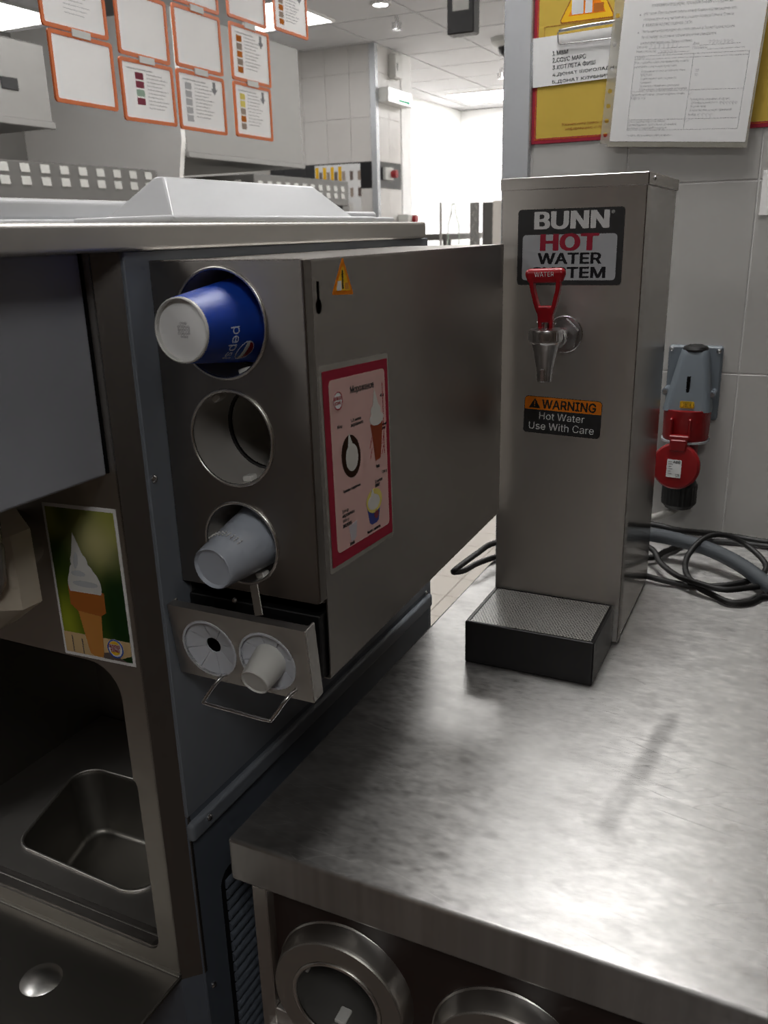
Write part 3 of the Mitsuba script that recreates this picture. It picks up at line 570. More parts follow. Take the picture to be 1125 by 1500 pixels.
for i, (s, x1) in enumerate([('1.M&M', .0330), ('2.СОУС МАРС', .0640), ('3.КОТЛЕТА ФИШ', .0800), ('4.ДОНАТ ШОКОЛАДНЫЙ', .1280), ('5.ДОНАТ КЛУБНИЧНЫЙ', .1300)]):
    z = .8420 - .0112 * i
    m = text(s, .0055, x1, z, front(WY - .0046), 0, z + .0075, True); m.apply_transform(Rn); put('lettering', m, 'ink', k)
k = thing('clip', 'chrome wire clip holding the numbered list on the yellow sign', 'clip')
c = tube([(.112, WY - .014, .8830), (.060, WY - .014, .8815), (.0175, WY - .014, .8790)], .0030, 10); put('bar', c, 'chrome', k, True)
put('wire', tube([(.018, WY - .014, .8790), (.0152, WY - .013, .8755), (.0150, WY - .011, .868), (.0170, WY - .010, .8600), (.024, WY - .010, .8590), (.07, WY - .010, .8590), (.112, WY - .010, .8590)], .0011, 8), 'chrome', k, True)
put('clamp', bx(.112, .122, WY - .017, WY - .004, .856, .886, .001), 'chrome', k)
# the form in a clear sleeve
k = thing('filed_form', 'printed form with a ruled table in a clear punched sleeve hanging on the wall', 'document')
O = np.array([.1139, 1.060, .6983]); U = np.array([.2172, 0.0, -.0145]); U /= np.linalg.norm(U); V = np.cross(np.array([0, -1.0, 0]), U); V = V * -1 if V[2] < 0 else V
V = V + np.array([0, -.035, 0]); V /= np.linalg.norm(V); Ff = frame(O, U, V)
put('sheet', flat(sbox(0, 0, .219, .310), Ff, 0, .0016), 'paper', k)
put('sleeve_strip', flat(unary_union([sbox(-.016, -.004, .0, .312)]).difference(unary_union([Point(-.0085, z).buffer(.0036) for z in (.010, .032, .055, .078, .113, .148, .19, .225, .26, .285)])), Ff, 1, .0006), 'clear_film', k)
put('sleeve_edge', flat(unary_union([sbox(-.004, -.0085, .2215, -.0006), sbox(.2195, -.0085, .2225, .31)]), Ff, 3, .0010), 'clear_film', k)
Fd = Ff @ trimesh.transformations.translation_matrix((0, 0, .0016))
rows = [(.208, 'категорию продукции, проверяя знания сотрудников'), (.1975, 'ресторан. При создании записи номер Формы подтверждения или'), (.189, 'который лежит и представлен в разделе Номера Плана в Отделе'), (.1805, 'в каждом из ресторанов сети.'), (.172, 'Настоящим я подтверждаю, что ответственный в Форме Подтверждения'), (.1635, 'по обучению персонала прошли обучение стандартам'), (.155, 'и категории продукции. Также поставил:')]
for i, (v, s) in enumerate(rows): put('lettering', text(s, .034 if i else .045, (.168, .175, .172, .112, .176, .150, .115)[i], v - .010, Fd, 0, v - .0045, slope=.018), 'ink_grey', k)
put('bullet', flat(unary_union([Point(.028, .1935 - .0045).buffer(.0012), Point(.028, .168 - .0045).buffer(.0012)]), Fd, 0), 'ink_grey', k)
for s, x0, x1, v in (('Директор', .0285, .046, .1400), ('Дата', .117, .126, .1425), ('Номер ресторана', .0285, .060, .1335), ('Подпись', .117, .139, .1365)): put('lettering', text(s, x0, x1, v, Fd, 0, v + .0045), 'ink_grey', k)
ln = lambda a, b, w=.0003: LineString([a, b]).buffer(w, cap_style=2)
put('rule', flat(unary_union([ln((.048, .1395), (.112, .1405)), ln((.062, .1330), (.112, .1340)), ln((.128, .1420), (.190, .1435)), ln((.140, .1360), (.196, .1375))]), Fd, 0), 'ink_grey', k)
T0, T1, Tc, Tz = .0275, .2040, .1200, [.1290, .1240, .0760, .0330, .0170]
put('table', flat(unary_union([ln((T0, z - .0), (T1, z + .003)) for z in Tz] + [ln((T0, Tz[0]), (T0, Tz[-1])), ln((T1, Tz[0] + .003), (T1, Tz[-1] + .003)), ln((Tc, Tz[0] + .0015), (Tc, Tz[-1] + .0015))]), Fd, 0), 'ink_grey', k)
cell = [(.1250, 'Задание', .030, .044), (.1170, 'Все сотрудники завершили уровень обучения по', .0285, .114), (.1110, 'категориям содержащей продукции:', .0285, .096), (.1040, 'Обращение с продуктом категории', .040, .110), (.0985, 'продукции', .040, .058), (.0930, 'Ограничения и чистота рабочих', .040, .098), (.0875, 'помещений', .040, .058), (.0820, 'Хранение и времени категории', .040, .104), (.0768, 'Обращение с сотрудниками категории', .040, .116),
        (.0690, 'Директор ресторана прошел на уровне начала', .0285, .114), (.0635, 'карточку', .0285, .052), (.0280, 'Все сотрудники подписали Формы', .0285, .088), (.0230, 'Подтверждающие прохождение обучения по', .0285, .108), (.0180, 'категории содержащей продукции', .0285, .092),
        (.0610, 'Пожалуйста, заполните эти строки:', .124, .185), (.0560, 'Дата прохождения теста:', .126, .168), (.0505, 'Результат теста:', .126, .150), (.0450, 'В прохождении распространенной', .126, .190), (.0380, 'номер', .124, .136), (.0065, '* в 8:00 до открытия смены в субботу не требуется', .0285, .103)]
for v, s, x0, x1 in cell: put('lettering', text(s, x0, x1, v, Fd, 0, v + .0042, slope=.017), 'ink_grey', k)
def scrawl(x0, x1, v, h, n, seed):
    r = np.random.default_rng(seed); t = np.linspace(0, 1, 12 * n)
    return LineString(np.c_[x0 + (x1 - x0) * t + .002 * np.sin(t * n * 6.28), v + h * .5 * np.sin(t * n * 6.28 + r.uniform(0, 3)) * (.5 + r.uniform(.0, .5, len(t)))]).buffer(.00028)
put('handwriting', flat(unary_union([scrawl(.054, .096, .1440, .010, 6, 1), scrawl(.066, .092, .1345, .006, 5, 2), scrawl(.140, .178, .1465, .006, 7, 3), scrawl(.170, .198, .0580, .005, 6, 4), scrawl(.138, .162, .0400, .007, 4, 5), scrawl(.126, .131, .1060, .004, 2, 6), scrawl(.126, .131, .1000, .004, 2, 7), ln((.050, .1410), (.060, .1560)), ln((.122, .070), (.126, .0755)), ln((.120, .0735), (.122, .070)), ln((.1215, .029), (.127, .0335))]), Fd, 0), 'ink_light', k)
k = thing('notice', 'edge of a white paper on the tiles at the right edge of the photo', 'paper')
put('sheet', bx(.3635, .55, WY - .0015, WY, .5700, .6400, .0003), 'paper_bright', k)

# ------------------------------------------------------------------ the ice cream machine
XM = -.05
k = thing('ice_cream_machine', 'large grey and stainless soft ice cream machine left of the worktop', 'ice cream machine')
put('cover_plate', rbx(-.52, -.044, -.42, .618, .5495, .5715, .004), 'satin', k, 30)
put('side_panel', bx(-.060, XM, .004, .634, .004, .5495, .001), 'panel_grey', k)
put('lower_side_panel', bx(-.060, XM - .002, .004, .640, -.86, .004, .001), 'panel_lower', k)
s = rbx(-.056, XM + .005, .004, .634, -.026, -.004, .0045); put('seam_bead', s, 'panel_grey', k, 40)
for y, z in ((.0309, -.0117), (.6177, .003)): screw(k, (XM + (.005 if z < 0 else 0), y, z), (1, 0, 0), .0036)
for y, z in ((.0075 + .003, .3572), (.0169, -.224)): screw(k, (XM - (.002 if z < 0 else 0), y, z), (1, 0, 0), .0036)
put('back_panel', bx(-.50, -.052, .630, .642, -.86, .5495, .001), 'panel_grey', k)
put('far_side_panel', bx(-.51, -.50, .0, .64, -.86, .5495, .001), 'panel_grey', k)
put('base', bx(-.49, -.07, .02, .62, -.9, -.855), 'black_matt', k)
# cooling louvres in the lower side panel
lv = [k, 0]
gz = prism(rrect(.046, .300, -.62, -.100, .018), side(XM - .0022), .0006); put('louvre_field', gz, 'black_matt', k)
for i in range(34):
    z = -.118 - .0145 * i
    t = np.linspace(0, math.pi, 7)
    prof = Polygon([(-.0058, 0)] + [(-.0058 * math.cos(a), .0050 * math.sin(a)) for a in t] + [(.0058, 0)])
    m = trimesh.creation.extrude_polygon(prof, .240, engine='earcut'); m.apply_transform(frame((XM - .0022, .053, z), (0, 0, 1), (1, 0, 0)))
    put('louvre', m, 'panel_lower', k, 40)
# front of the machine: steel sheet with the opening over the drip pan, its edge bent back to the side panel
sheet = sbox(-.505, -.197, -.0715, .5495).difference(unary_union([rrect(-.60, -.1000, -.170, .1720, .036), sbox(-.46, -.170, -.12, .05).union(rrect(-.30, -.0955, -.170, .05, .014))]))
put('front_sheet', prism(sheet, front(-.009), .003), 'front_steel', k, up=True)
ch = Polygon([(-.0725, -.012), (-.0700, -.012), (-.0515, .006), (-.0515, .0095), (-.0535, .0095), (-.0725, -.009)])
put('corner_trim', prism(ch, frame((0, 0, -.197), (1, 0, 0), (0, 1, 0)), .7465), 'trim_steel', k)
put('lower_corner', prism(ch, frame((0, 0, -.86), (1, 0, 0), (0, 1, 0)), .663), 'panel_lower', k)
put('lower_front', bx(-.505, -.0725, -.011, -.004, -.86, -.197, .001), 'panel_lower', k)
# the opening's return edge and the chamber behind it
op = Polygon([(-.50, .172)] + [(-.136 + .036 * math.sin(a), .136 + .036 * math.cos(a)) for a in np.linspace(0, math.pi / 2, 7)] + [(-.0955, .03)] + [(-.1095 + .014 * math.cos(a), -.156 - .014 * math.sin(a)) for a in np.linspace(0, math.pi / 2, 5)] + [(-.50, -.170)])
put('opening_edge', prism(op.exterior.buffer(.0016), front(.012), .021), 'brushed_dark', k)
put('chamber', join(bx(-.5, -.062, .33, .335, -.30, .20), bx(-.070, -.066, .0, .33, -.30, .20), bx(-.5, -.066, .0, .335, .178, .182), bx(-.5, -.495, .0, .335, -.3, .2)), 'pan_steel', k)
put('chamber_fold', tube([(-.49, .325, .055), (-.08, .325, .055)], .006, 10, False), 'satin_dark', k, True)
# pan deck with a tapered basin
deck = sbox(-.495, .004, -.0715, .328); basin = Polygon([(-.375, .048), (-.168, .040), (-.160, .222), (-.425, .212)]).buffer(-.03).buffer(.03, 8)
put('pan_deck', prism(deck.difference(basin), frame((0, 0, -.174), (1, 0, 0), (0, 1, 0)), .005), 'satin', k)
put('pan_edge', tube([(-.495, .004, -.1715), (-.0735, .004, -.1715)], .0035, 10, False), 'satin', k, True)
lip = np.array(basin.exterior.coords)[:-1]; low = np.array(affinity.scale(basin, .80, .80).exterior.coords)[:-1]; n = len(lip)
V, Fc = [], []
for q, z in ((lip, -.1690), (affinity.scale(basin, .975, .975), -.174), (affinity.scale(basin, .86, .86), -.255), (affinity.scale(basin, .80, .80), -.264)):
    q = q if isinstance(q, np.ndarray) else np.array(q.exterior.coords)[:-1]; V.append(np.c_[q, np.full(n, z)])
for a in range(3):
    for i in range(n): j = (i + 1) % n; Fc += [(a * n + i, a * n + j, a * n + n + j), (a * n + i, a * n + n + j, a * n + n + i)]
V = np.vstack(V + [[(*low.mean(0), -.266)]]); Fc += [(3 * n + i, 3 * n + (i + 1) % n, 4 * n) for i in range(n)]
put('basin', trimesh.Trimesh(V, np.array(Fc), process=False), 'pan_steel', k, 50)
put('basin_rim', tube(np.c_[lip, np.full(n, -.1685)][list(range(n)) + [0, 1]], .0022, 8, False), 'satin', k, True)
put('drip_shelf', join(bx(-.505, -.0690, -.30, -.0105, -.1975, -.1912, .0015), bx(-.505, -.0690, -.0165, -.0105, -.1925, -.1885, .001)), 'pan_steel', k)
put('drain_cap', lathe([(0, .0075), (.006, .0072), (.014, .0050), (.020, .0018), (.022, 0)][::-1], frame((-.204, -.078, -.1912), (1, 0, 0), (0, 1, 0)), 40), 'pan_soft', k, True)
# the head over the front: grey side cover, spout and lever
put('head_cover', rbx(-.49, -.0806, -.40, -.0125, .3635, .5495, .003), 'head_grey', k, 30)
put('head_gap', bx(-.0812, -.0788, -.0145, -.0122, .366, .5495), 'hole', k)
sp = Polygon([(-.2550, .3500), (-.1600, .3400), (-.1428, .3188), (-.1422, .2494), (-.1810, .2220), (-.2150, .2210), (-.2480, .2494), (-.2550, .3188)])
sp2 = affinity.scale(sp, .82, .88)
ringy = lambda p, y: np.c_[np.array(p.exterior.coords)[:, 0], np.full(len(p.exterior.coords), y), np.array(p.exterior.coords)[:, 1]]
o = put('spout', trimesh.convex.convex_hull(np.vstack([ringy(sp, -.050), ringy(sp, -.072), ringy(sp2, -.088)])), 'cream', k)
put('top_block', bx(-.235, -.165, -.085, -.0125, .336, .366, .002), 'cream', o)
put('neck', cyl((-.20, -.06, .29), (-.20, -.012, .29), .028, 24), 'satin_dark', o, 40)
lv = join(hull(*[trimesh.creation.icosphere(1, .0065).apply_translation(p) for p in ((-.1250, -.091, .352), (-.1275, -.091, .322))]), hull(*[trimesh.creation.icosphere(1, r).apply_translation(p) for p, r in (((-.1275, -.092, .315), .0080), ((-.1320, -.092, .285), .0085), ((-.1335, -.092, .276), .005))]))
lv.apply_translation((-.012, 0, .0)); put('lever', lv, 'satin_dark', o, 40)

k = thing('ice_cream_poster', 'small poster of a soft ice cream cone on a green background stuck on the machine', 'poster')
P0, P1, P2 = np.array([-.1656, .174]), np.array([-.0765, .1771]), np.array([-.1663, .3275])
Fp = frame((P0[0], -.0121, P0[1]), (.9994, 0, .034), (-.0045, 0, 1.0))
W, H = .0890, .1555
put('sheet', flat(sbox(0, 0, W, H), Fp, 0, .0006), 'paper', k)
Fq = Fp @ trimesh.transformations.translation_matrix((0, 0, .0006))
g = flat(sbox(.0030, .0035, W - .0030, H - .0035), Fq, 0)
inv = np.linalg.inv(Fq); loc = trimesh.transform_points(g.vertices, inv); put('picture', g, 'photo_green', k, uv=np.c_[loc[:, 0] / W, loc[:, 1] / H])
put('picture', flat(sbox(.0030, .0035, W - .003, .0250).difference(Polygon([(.058, 0), (W, .012), (W, 0)])), Fq, 1), 'wood_print', k)
put('picture', flat(unary_union([sbox(.0130, .0040, .0138, .0220), sbox(.0255, .0040, .0265, .0200)]), Fq, 2), 'fleck_b', k)
put('picture', flat(Polygon([(.0510, .0036), (.0800, .0036), (.0600, .0110), (.0510, .0090)]), Fq, 2), 'fleck_b', k)
cone = Polygon([(.0350, .0065), (.0400, .0045), (.0500, .0045), (.0520, .0070), (.0555, .0480), (.0620, .0520), (.0625, .0720), (.0190, .0750), (.0190, .0560), (.0270, .0500)])
put('picture', flat(cone, Fq, 3), 'waffle', k); put('picture', flat(Polygon([(.0190, .0560), (.0270, .0500), (.0555, .0480), (.0620, .0520), (.0625, .0720), (.0190, .0750)]), Fq, 4), 'waffle_dark', k)
swirl = unary_union([Point(.0405, .0770).buffer(.0205).intersection(sbox(0, .0700, .1, .1)), affinity.scale(Point(.0390, .0900).buffer(.0150), 1, .75), affinity.scale(Point(.0375, .1010).buffer(.0105), 1, .85), Polygon([(.0285, .1040), (.0345, .1290), (.0360, .1260), (.0460, .1020)])])
put('picture', flat(swirl, Fq, 5), 'ice', k)
put('picture', flat(unary_union([affinity.rotate(affinity.scale(Point(.0340, .1020).buffer(.0060), .45, 1.4), -12), affinity.scale(Point(.0350, .0890).buffer(.010), .9, .28), affinity.scale(Point(.0420, .0790).buffer(.014), 1.1, .22)]), Fq, 6), 'ice_shade', k)
lg = put('logo', flat(Point(.0690, .0170).buffer(.0098), Fq, 7), 'paper', k)
put('ring', flat(Point(.0690, .0170).buffer(.0096).difference(Point(.0690, .0170).buffer(.0084)), Fq, 8), 'blue', lg)
put('bun', flat(Point(.0685, .0175).buffer(.0072).difference(sbox(0, .0135, .1, .0215)), Fq, 8), 'yellow_sign', lg)
put('lettering', text('BURGER', .0618, .0755, .0176, Fq, 9, .0212, True), 'red', lg); put('lettering', text('KING', .0635, .0740, .0136, Fq, 9, .0172, True), 'red', lg)

k = thing('plastic_tray', 'tall white plastic tray turned upside down on top of the ice cream machine', 'tray')
def tray_lid(k, x0, x1, y0, y1, h, slope):
    put('rim', rbx(x0 - .02, x1 + .02, y0 - .025, y1 + .025, .5717, .5785, .003), 'tray_white', k, 40)
    put('body', trimesh.convex.convex_hull(np.vstack([rbx(x0, x1, y0, y1, .574, .580, .003).vertices, rbx(x0 + slope, x1 - slope, y0 + slope, y1 - slope * 1.2, .5715 + h - .014, .5715 + h, .007).vertices])), 'tray_white', k, 25)
tray_lid(k, -.165, -.085, .115, .475, .044, .030)
k = thing('plastic_tray', 'low pale plastic tray at the front left of the machine top', 'tray')
put('rim', rbx(-.46, -.21, -.02, .42, .5717, .5790, .003), 'tray_white', k, 40)
put('body', rbx(-.445, -.225, .0, .40, .576, .5985, .006), 'tray_white', k, 40)
k = thing('plastic_tray', 'flat white plastic tray behind the tall one on top of the ice cream machine', 'tray')
put('rim', rbx(-.43, -.09, .512, .612, .5717, .5790, .003), 'tray_white', k, 40)
put('body', rbx(-.41, -.11, .505, .595, .576, .5865, .004), 'tray_white', k, 40)

# ------------------------------------------------------------------ the cup dispenser box on the machine's side
XB, YB = .1000, .0340
k = thing('cup_dispenser', 'stainless cup dispenser box with three round openings on the side of the ice cream machine', 'cup dispenser')
holes = [(.0180, .4905, .0455), (.0205, .3940, .0422), (.0215, .2985, .0385)]
fp = sbox(-.0495, .2525, .0985, .5410)
for x, z, r in holes: fp = fp.difference(Point(x, z).buffer(r, 24))
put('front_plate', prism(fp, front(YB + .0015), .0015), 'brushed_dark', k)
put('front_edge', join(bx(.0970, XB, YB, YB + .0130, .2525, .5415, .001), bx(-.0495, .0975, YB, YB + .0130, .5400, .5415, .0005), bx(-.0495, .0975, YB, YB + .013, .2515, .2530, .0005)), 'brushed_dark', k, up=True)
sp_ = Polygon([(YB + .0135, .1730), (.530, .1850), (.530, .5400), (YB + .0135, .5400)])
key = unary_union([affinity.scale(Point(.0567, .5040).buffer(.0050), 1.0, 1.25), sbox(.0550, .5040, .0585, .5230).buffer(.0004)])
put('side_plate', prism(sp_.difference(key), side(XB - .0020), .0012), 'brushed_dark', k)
put('keyhole', prism(key.buffer(.001), side(XB - .0060), .001), 'hole', k)
put('top_plate', bx(-.0495, XB - .0008, YB + .012, .530, .5392, .5408), 'brushed', k)
put('bottom_plate', prism(Polygon([(YB + .013, .1722), (.530, .1842), (.530, .1852), (YB + .013, .1732)]), side(-.0495), .1480), 'satin_dark', k)
put('back_plate', bx(-.0495, XB - .001, .529, .5305, .185, .5400), 'brushed_dark', k)
put('inner_wall', bx(-.0495, -.0485, YB + .01, .530, .185, .5400), 'satin_dark', k)
put('shelf', bx(-.0485, XB - .003, YB + .012, .20, .2480, .2500), 'satin_dark', k)
for i, (x, z, r) in enumerate(holes):
    F = frame((x, YB, z), (1, 0, 0), (0, 0, 1))
    t = np.linspace(0, 2 * np.pi, 12)
    rm = put('rim', lathe([(r - .0005 + .0016 * math.cos(q), .0006 + .0016 * math.sin(q)) for q in t], F, 56), 'polished', k, True)
    put('sleeve', lathe([(r - .0008, .0), (r - .0014, -.045), (r - .0022, -.052)], F, 48), 'dull_metal', rm, 40)
    put('sleeve_end', lathe([(r - .0012, -.055), (r - .003, -.20), (0, -.20)], F, 48), 'dull_metal', rm, 40)
    put('gasket', lathe([(r - .0012, -.0505), (r - .0042, -.0515), (r - .0042, -.0545), (r - .0012, -.0555)], F, 48), 'black', rm, 40)
    for q in ((2.15, 4.85) if i == 1 else (5.0,)):
        m = bx(r - .0065, r - .0012, -.0045, .0045, -.0195, -.0095, .0008); m.apply_transform(F @ trimesh.transformations.rotation_matrix(q, (0, 0, 1))); put('clip', m, 'white', rm)
# pull-out lower unit with two slit membranes, leaning forward at the top
dw = put('lower_unit', bx(-.0470, XB - .004, YB + .004, .16, .1760, .2380, .001), 'black_matt', k)
tilt = trimesh.transformations.rotation_matrix(math.radians(-9), (1, 0, 0), (0, .018, .166))
tilt = trimesh.transformations.rotation_matrix(math.radians(7), (1, 0, 0), (0, .018, .166))
pl = sbox(-.0490, .1640, .0985, .2385)
mem = [(-.0085, .1985, .0285), (.0545, .1985, .0285)]
for x, z, r in mem: pl = pl.difference(Point(x, z).buffer(r - .0005, 20))
m = prism(pl, front(.018), .0015); m.apply_transform(tilt); put('unit_plate', m, 'brushed', dw)
m = join(bx(-.0490, .0985, .0165, .0265, .2365, .2385, .0006), bx(.0965, .0990, .0165, .0330, .1640, .2385, .0006), bx(-.0490, -.0470, .0165, .0300, .1640, .2385, .0006)); m.apply_transform(tilt); put('unit_edge', m, 'brushed', dw)
for x, z, r in mem:
    for q in range(8):
        a0 = q * math.pi / 4 + .2; w = np.linspace(a0 + .012, a0 + math.pi / 4 - .012, 5)
        out = [(x + r * math.cos(a), z + r * math.sin(a)) for a in w]; inn = [(x + .0080 * math.cos(a), z + .0080 * math.sin(a)) for a in w[::-1]]
        m = prism(Polygon(out + inn), front(.0200), .0014)
        # each petal dips towards the middle
        rr = np.hypot(m.vertices[:, 0] - x, m.vertices[:, 2] - z); v = m.vertices.copy(); v[:, 1] += .006 * (1 - rr / r); m.vertices = v
        m.apply_transform(tilt); put('membrane', m, 'silicone', dw)
    m = lathe([(r - .001, -.0005), (r + .0012, -.0005), (r + .0012, .0006), (r - .001, .0006)], frame((x, .0165, z), (1, 0, 0), (0, 0, 1)), 40); m.apply_transform(tilt); put('membrane_ring', m, 'silicone', dw, 40)
    m = lathe([(r, 0), (r - .002, -.05), (0, -.05)], frame((x, .027, z), (1, 0, 0), (0, 0, 1)), 32); m.apply_transform(tilt); put('well', m, 'hole', dw, 40)
put('handle', tube([(.0055, .020, .172), (.0045, .006, .1725), (-.0045, -.006, .1560), (-.001, -.008, .1535), (.030, -.009, .1535), (.064, -.009, .1530), (.0695, -.007, .1550), (.0795, .004, .1720), (.0810, .020, .1735)], .0018, 10, True, 6), 'chrome', dw, True)
m = bx(-.0045, .0045, -.0006, .0006, -.015, .013, .0004); m.apply_transform(trimesh.transformations.translation_matrix((.0455, .016, .2560)) @ trimesh.transformations.rotation_matrix(math.radians(-17), (0, 1, 0)) @ trimesh.transformations.rotation_matrix(math.radians(-14), (1, 0, 0))); put('tongue', m, 'satin_dark', k)
screw(k, (.012, .030, .2430), (0, -1, .3), .0028)

def paper_cup(k, base, d, r0, r1, L, m, mb, wall=True):
    F = toward(base, d)
    put('wall', lathe([(r0 - .0012, .006), (r0 - .0012, -.0002), (r0 - .0004, -.0006), (r0 + .0004, .0), (r1, L), (r1 + .0015, L + .001), (r1 + .0015, L + .003), (r1, L + .003)], F, 56), m, k, 40)
    put('bottom', lathe([(0, .0050), (r0 - .0012, .0050)], F, 40), mb, k, 40)
    return F
k = thing('paper_cup', 'blue paper cup with a white bottom in the top opening of the cup dispenser', 'cup')
r0, r1, L = .0252, .0400, .115
F = toward((.0180, -.0175, .4908), (0, 1, 0))
put('wall', lathe([(r0 + .0003, .0022), (r0 + .0006, .0025), (r1, L), (r1 + .0015, L + .001), (r1 + .0015, L + .003), (r1 - .001, L + .003)], F, 64), 'blue', k, 40)
put('bottom_rim', lathe([(r0 - .0016, .0060), (r0 - .0016, .0004), (r0 - .0008, -.0004), (r0 + .0002, .0002), (r0 + .0004, .0030)], F, 64), 'white', k, 40)
put('bottom', lathe([(0, .0042), (r0 - .0014, .0042)], F, 48), 'paper', k, 40)
Fc = frame((.0180, -.0175 + .0041, .4908), (1, 0, 0), (0, 0, 1))
put('print', flat(unary_union([Point(.0024 * i, .0026 * j).buffer(.00105, 8).difference(Point(.0024 * i, .0026 * j).buffer(.0006, 8)) for i in range(-2, 3) for j in range(-2, 3) if abs(i) + abs(j) < 4]), Fc, 0), 'ink_light', k)
def on_cup(mesh, a0, s0):
    """Bends flat lettering (x around the cup, y from its bottom towards its rim) onto the cup's wall."""
    v = mesh.vertices.copy(); q = s0 + v[:, 1]; rad = r0 + (r1 - r0) * q / L + .0003 + v[:, 2] * .5; a = a0 - v[:, 0] / .030
    mesh.vertices = np.c_[.0180 + rad * np.cos(a), -.0175 + q, .4908 + rad * np.sin(a)]; return mesh
I4 = np.eye(4)
put('lettering', on_cup(text('pepsi', 0, .031, 0, I4, 0, .0125).subdivide(), .02, .026), 'blue_ink', k)
eb = Point(0, 0).buffer(.0095, 12)
for c, g in (('red', sbox(-.02, .002, .02, .02)), ('label_light', sbox(-.02, -.002, .02, .002)), ('blue_ink', None)):
    e = eb.intersection(g) if g is not None else eb.difference(Point(0, 0).buffer(.0088, 12))
    put('emblem', on_cup(flat(e, I4, 2).subdivide().subdivide(), -.72, .049), c, k)
k = thing('plastic_cup', 'translucent plastic cups stacked in the bottom round opening of the cup dispenser', 'cup')
F = toward((.0215, -.0110, .2905), (.02, 1, .10))
r0_, r1_, L_ = .0195, .0320, .095
put('wall', lathe([(0, .003), (r0_ - .003, .003), (r0_ - .0012, .0), (r0_, .0012), (r0_ + .0015, .010), (r1_, L_)], F, 56), 'clear_cup', k, 40)
put('inner_cup', lathe([(0, .009), (r0_ - .0035, .009), (r0_ - .0015, .007), (r0_ + .0003, .016), (r1_ - .0012, L_)], F, 56), 'clear_cup', k, 40)
put('inner_cup', lathe([(0, .015), (r0_ - .004, .015), (r0_ - .0020, .013), (r0_ - .0003, .022), (r1_ - .0022, L_)], F, 56), 'clear_cup', k, 40)
put('grip_dots', join(*[trimesh.creation.icosphere(1, .0008).apply_transform(F).apply_translation((F[:3, :3] @ np.array([(r0_ + .004) * math.cos(a), (r0_ + .004) * math.sin(a), .020 + .0028 * j]))) for a in np.linspace(.9, 2.3, 9) for j in range(3)]), 'white', k, True)
k = thing('plastic_cup', 'small opaque white cup in the right membrane of the lower dispenser unit', 'cup')
F = toward((.0535, -.0080, .1868), (.02, 1, .36))
put('wall', lathe([(0, .0015), (.0120, .0015), (.0130, .0), (.0138, .0006), (.0142, .003), (.0200, .055), (.021, .056)], F, 48), 'white', k, 40)

k = thing('warning_sticker', 'small orange triangle warning sticker at the top of the cup dispenser side', 'sticker')
Fs = side(XB - .0008)
tr = Polygon([(.0811, .5122), (.1150, .5104), (.0995, .5385)])
put('border', flat(tr.buffer(.0012), Fs, 0), 'orange_sign', k); put('field', flat(tr.buffer(-.0022), Fs, 1), 'yellow_sign', k)
put('picture', flat(sbox(.0965, .5150, .0985, .5300), Fs, 2), 'ink', k); put('picture', flat(unary_union([sbox(.0885, .5140, .0950, .5215), sbox(.0870, .5140, .0890, .5180)]), Fs, 2), 'paper', k); put('picture', flat(sbox(.1010, .5140, .1075, .5195), Fs, 2), 'waffle', k)

k = thing('instruction_card', 'laminated pink instruction card with red border and ice cream pictures on the cup dispenser', 'card')
CW, CH = .1240, .1750
Fc = frame((XB - .0008, .0590, .2765), (0, 1, -.045), (0, -.022, 1))
Fc[:3, 0] /= np.linalg.norm(Fc[:3, 0]); Fc[:3, 1] /= np.linalg.norm(Fc[:3, 1])
put('laminate', flat(rrect(-.004, CW + .003, -.005, CH + .005, .003), Fc, 0, .0003), 'clear_film', k)
put('border', flat(rrect(0, CW, 0, CH, .001), Fc, 2), 'red_print', k)
put('field', flat(rrect(.0095, CW - .0070, .0110, CH - .0085, .005), Fc, 3), 'pink', k)
put('lettering', text('Мороженое', .0470, .0930, .1495, Fc, 4, .1575, True), 'ink', k)
lg = put('logo', flat(Point(.0235, .1480).buffer(.0080), Fc, 4), 'paper', k)
put('ring', flat(Point(.0235, .1480).buffer(.0080).difference(Point(.0235, .1480).buffer(.0072)), Fc, 5), 'red_dark', lg)
put('lettering', text('BURGER', .0170, .0300, .1484, Fc, 5, .1516, True), 'red', lg); put('lettering', text('KING', .0185, .0285, .1444, Fc, 5, .1474, True), 'red', lg)
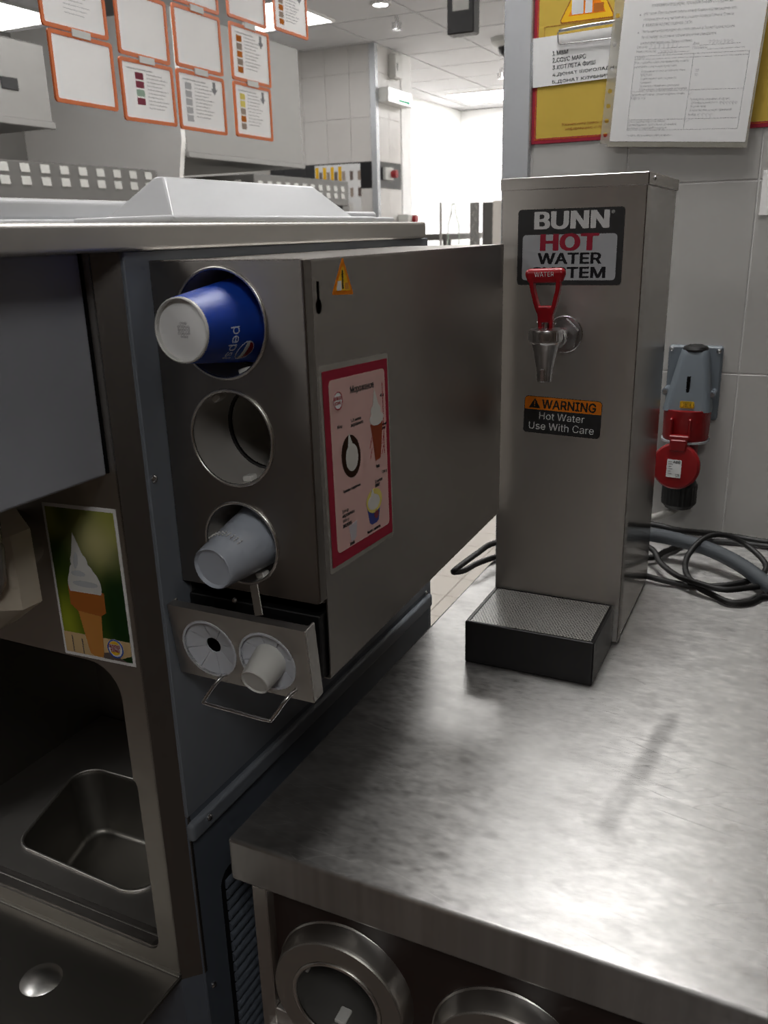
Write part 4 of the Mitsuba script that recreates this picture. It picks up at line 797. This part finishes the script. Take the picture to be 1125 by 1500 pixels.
# cone
cx = .0960
put('picture', flat(Polygon([(cx - .0130, .1170), (cx + .0130, .1190), (cx + .0110, .1060), (cx + .0060, .0820), (cx - .0050, .0810), (cx - .0095, .1050)]), Fc, 4), 'cone_print', k)
put('picture', flat(unary_union([affinity.scale(Point(cx, .1215).buffer(.0145), 1, .45), affinity.scale(Point(cx - .001, .1290).buffer(.0105), 1, .6), Polygon([(cx - .0075, .1320), (cx - .003, .1500), (cx + .0055, .1330)])]), Fc, 5), 'cream_print', k)
put('print_lines', flat(unary_union([ln((cx + .0150, .0850), (cx + .0150, .1540)), ln((cx - .0155, .0850), (cx - .0105, .0950)), ln((cx - .0155, .0950), (cx - .0105, .1050)), ln((cx + .0095, .0850), (cx + .0135, .0930)), ln((cx + .0105, .0950), (cx + .0145, .1030))]), Fc, 4), 'red_dark', k)
for s, x0, x1, v, hgt in (('80 гр', .0205, .0290, .1230, .0035), ('1,5 витка', .0455, .0650, .1250, .0035), ('мороженого', .0455, .0690, .1205, .0035), ('65 гр', .1060, .1140, .1400, .0035), ('вафельный', .1075, .1170, .1120, .003), ('рожок', .1075, .1150, .1080, .003), ('Рожок', .0920, .0995, .0735, .0035), ('Креманка с мороженым', .0255, .0580, .0635, .0035),
    ('120 гр', .1040, .1150, .0650, .0035), ('2 витка', .0885, .1040, .0590, .0035), ('вниз', .0885, .0980, .0550, .0035), ('120 гр', .0215, .0330, .0455, .0035), ('мороженого', .0215, .0440, .0410, .0035), ('150 гр', .0215, .0330, .0365, .0035), ('молока', .0215, .0380, .0320, .0035), ('Шейк', .0330, .0420, .0120, .0035), ('Фьюжн с топпингом', .0680, .0960, .0130, .0035)):
    put('lettering', text(s, x0, x1, v, Fc, 4, v + hgt, True), 'ink', k)
bowl = affinity.rotate(affinity.scale(Point(.0430, .0950).buffer(.0175), 1.0, 1.15), 20)
put('picture', flat(bowl, Fc, 4), 'choc', k)
put('picture', flat(unary_union([affinity.scale(Point(.0440, .0940).buffer(.0115), 1, 1.1), Polygon([(.0360, .0980), (.0400, .1170), (.0490, .1000)])]), Fc, 5), 'cream_print', k)
put('picture', flat(Polygon([(.0320, .0310), (.0480, .0330), (.0450, .0170), (.0420, .0160), (.0360, .0155)]), Fc, 4), 'cup_pale', k)
put('picture', flat(Polygon([(.0700, .0380), (.0980, .0400), (.0930, .0220), (.0880, .0200), (.0780, .0200), (.0740, .0230)]), Fc, 4), 'cup_print', k)
put('picture', flat(affinity.scale(Point(.0845, .0430).buffer(.0165), 1, .72), Fc, 5), 'yellow_pale', k)
put('picture', flat(unary_union([affinity.scale(Point(.0830, .0420).buffer(.0125), 1, .6), Polygon([(.0760, .0440), (.0800, .0570), (.0880, .0440)])]), Fc, 6), 'cream_print', k)
put('picture', flat(Point(.0880, .0290).buffer(.0045), Fc, 5), 'maroon', k)
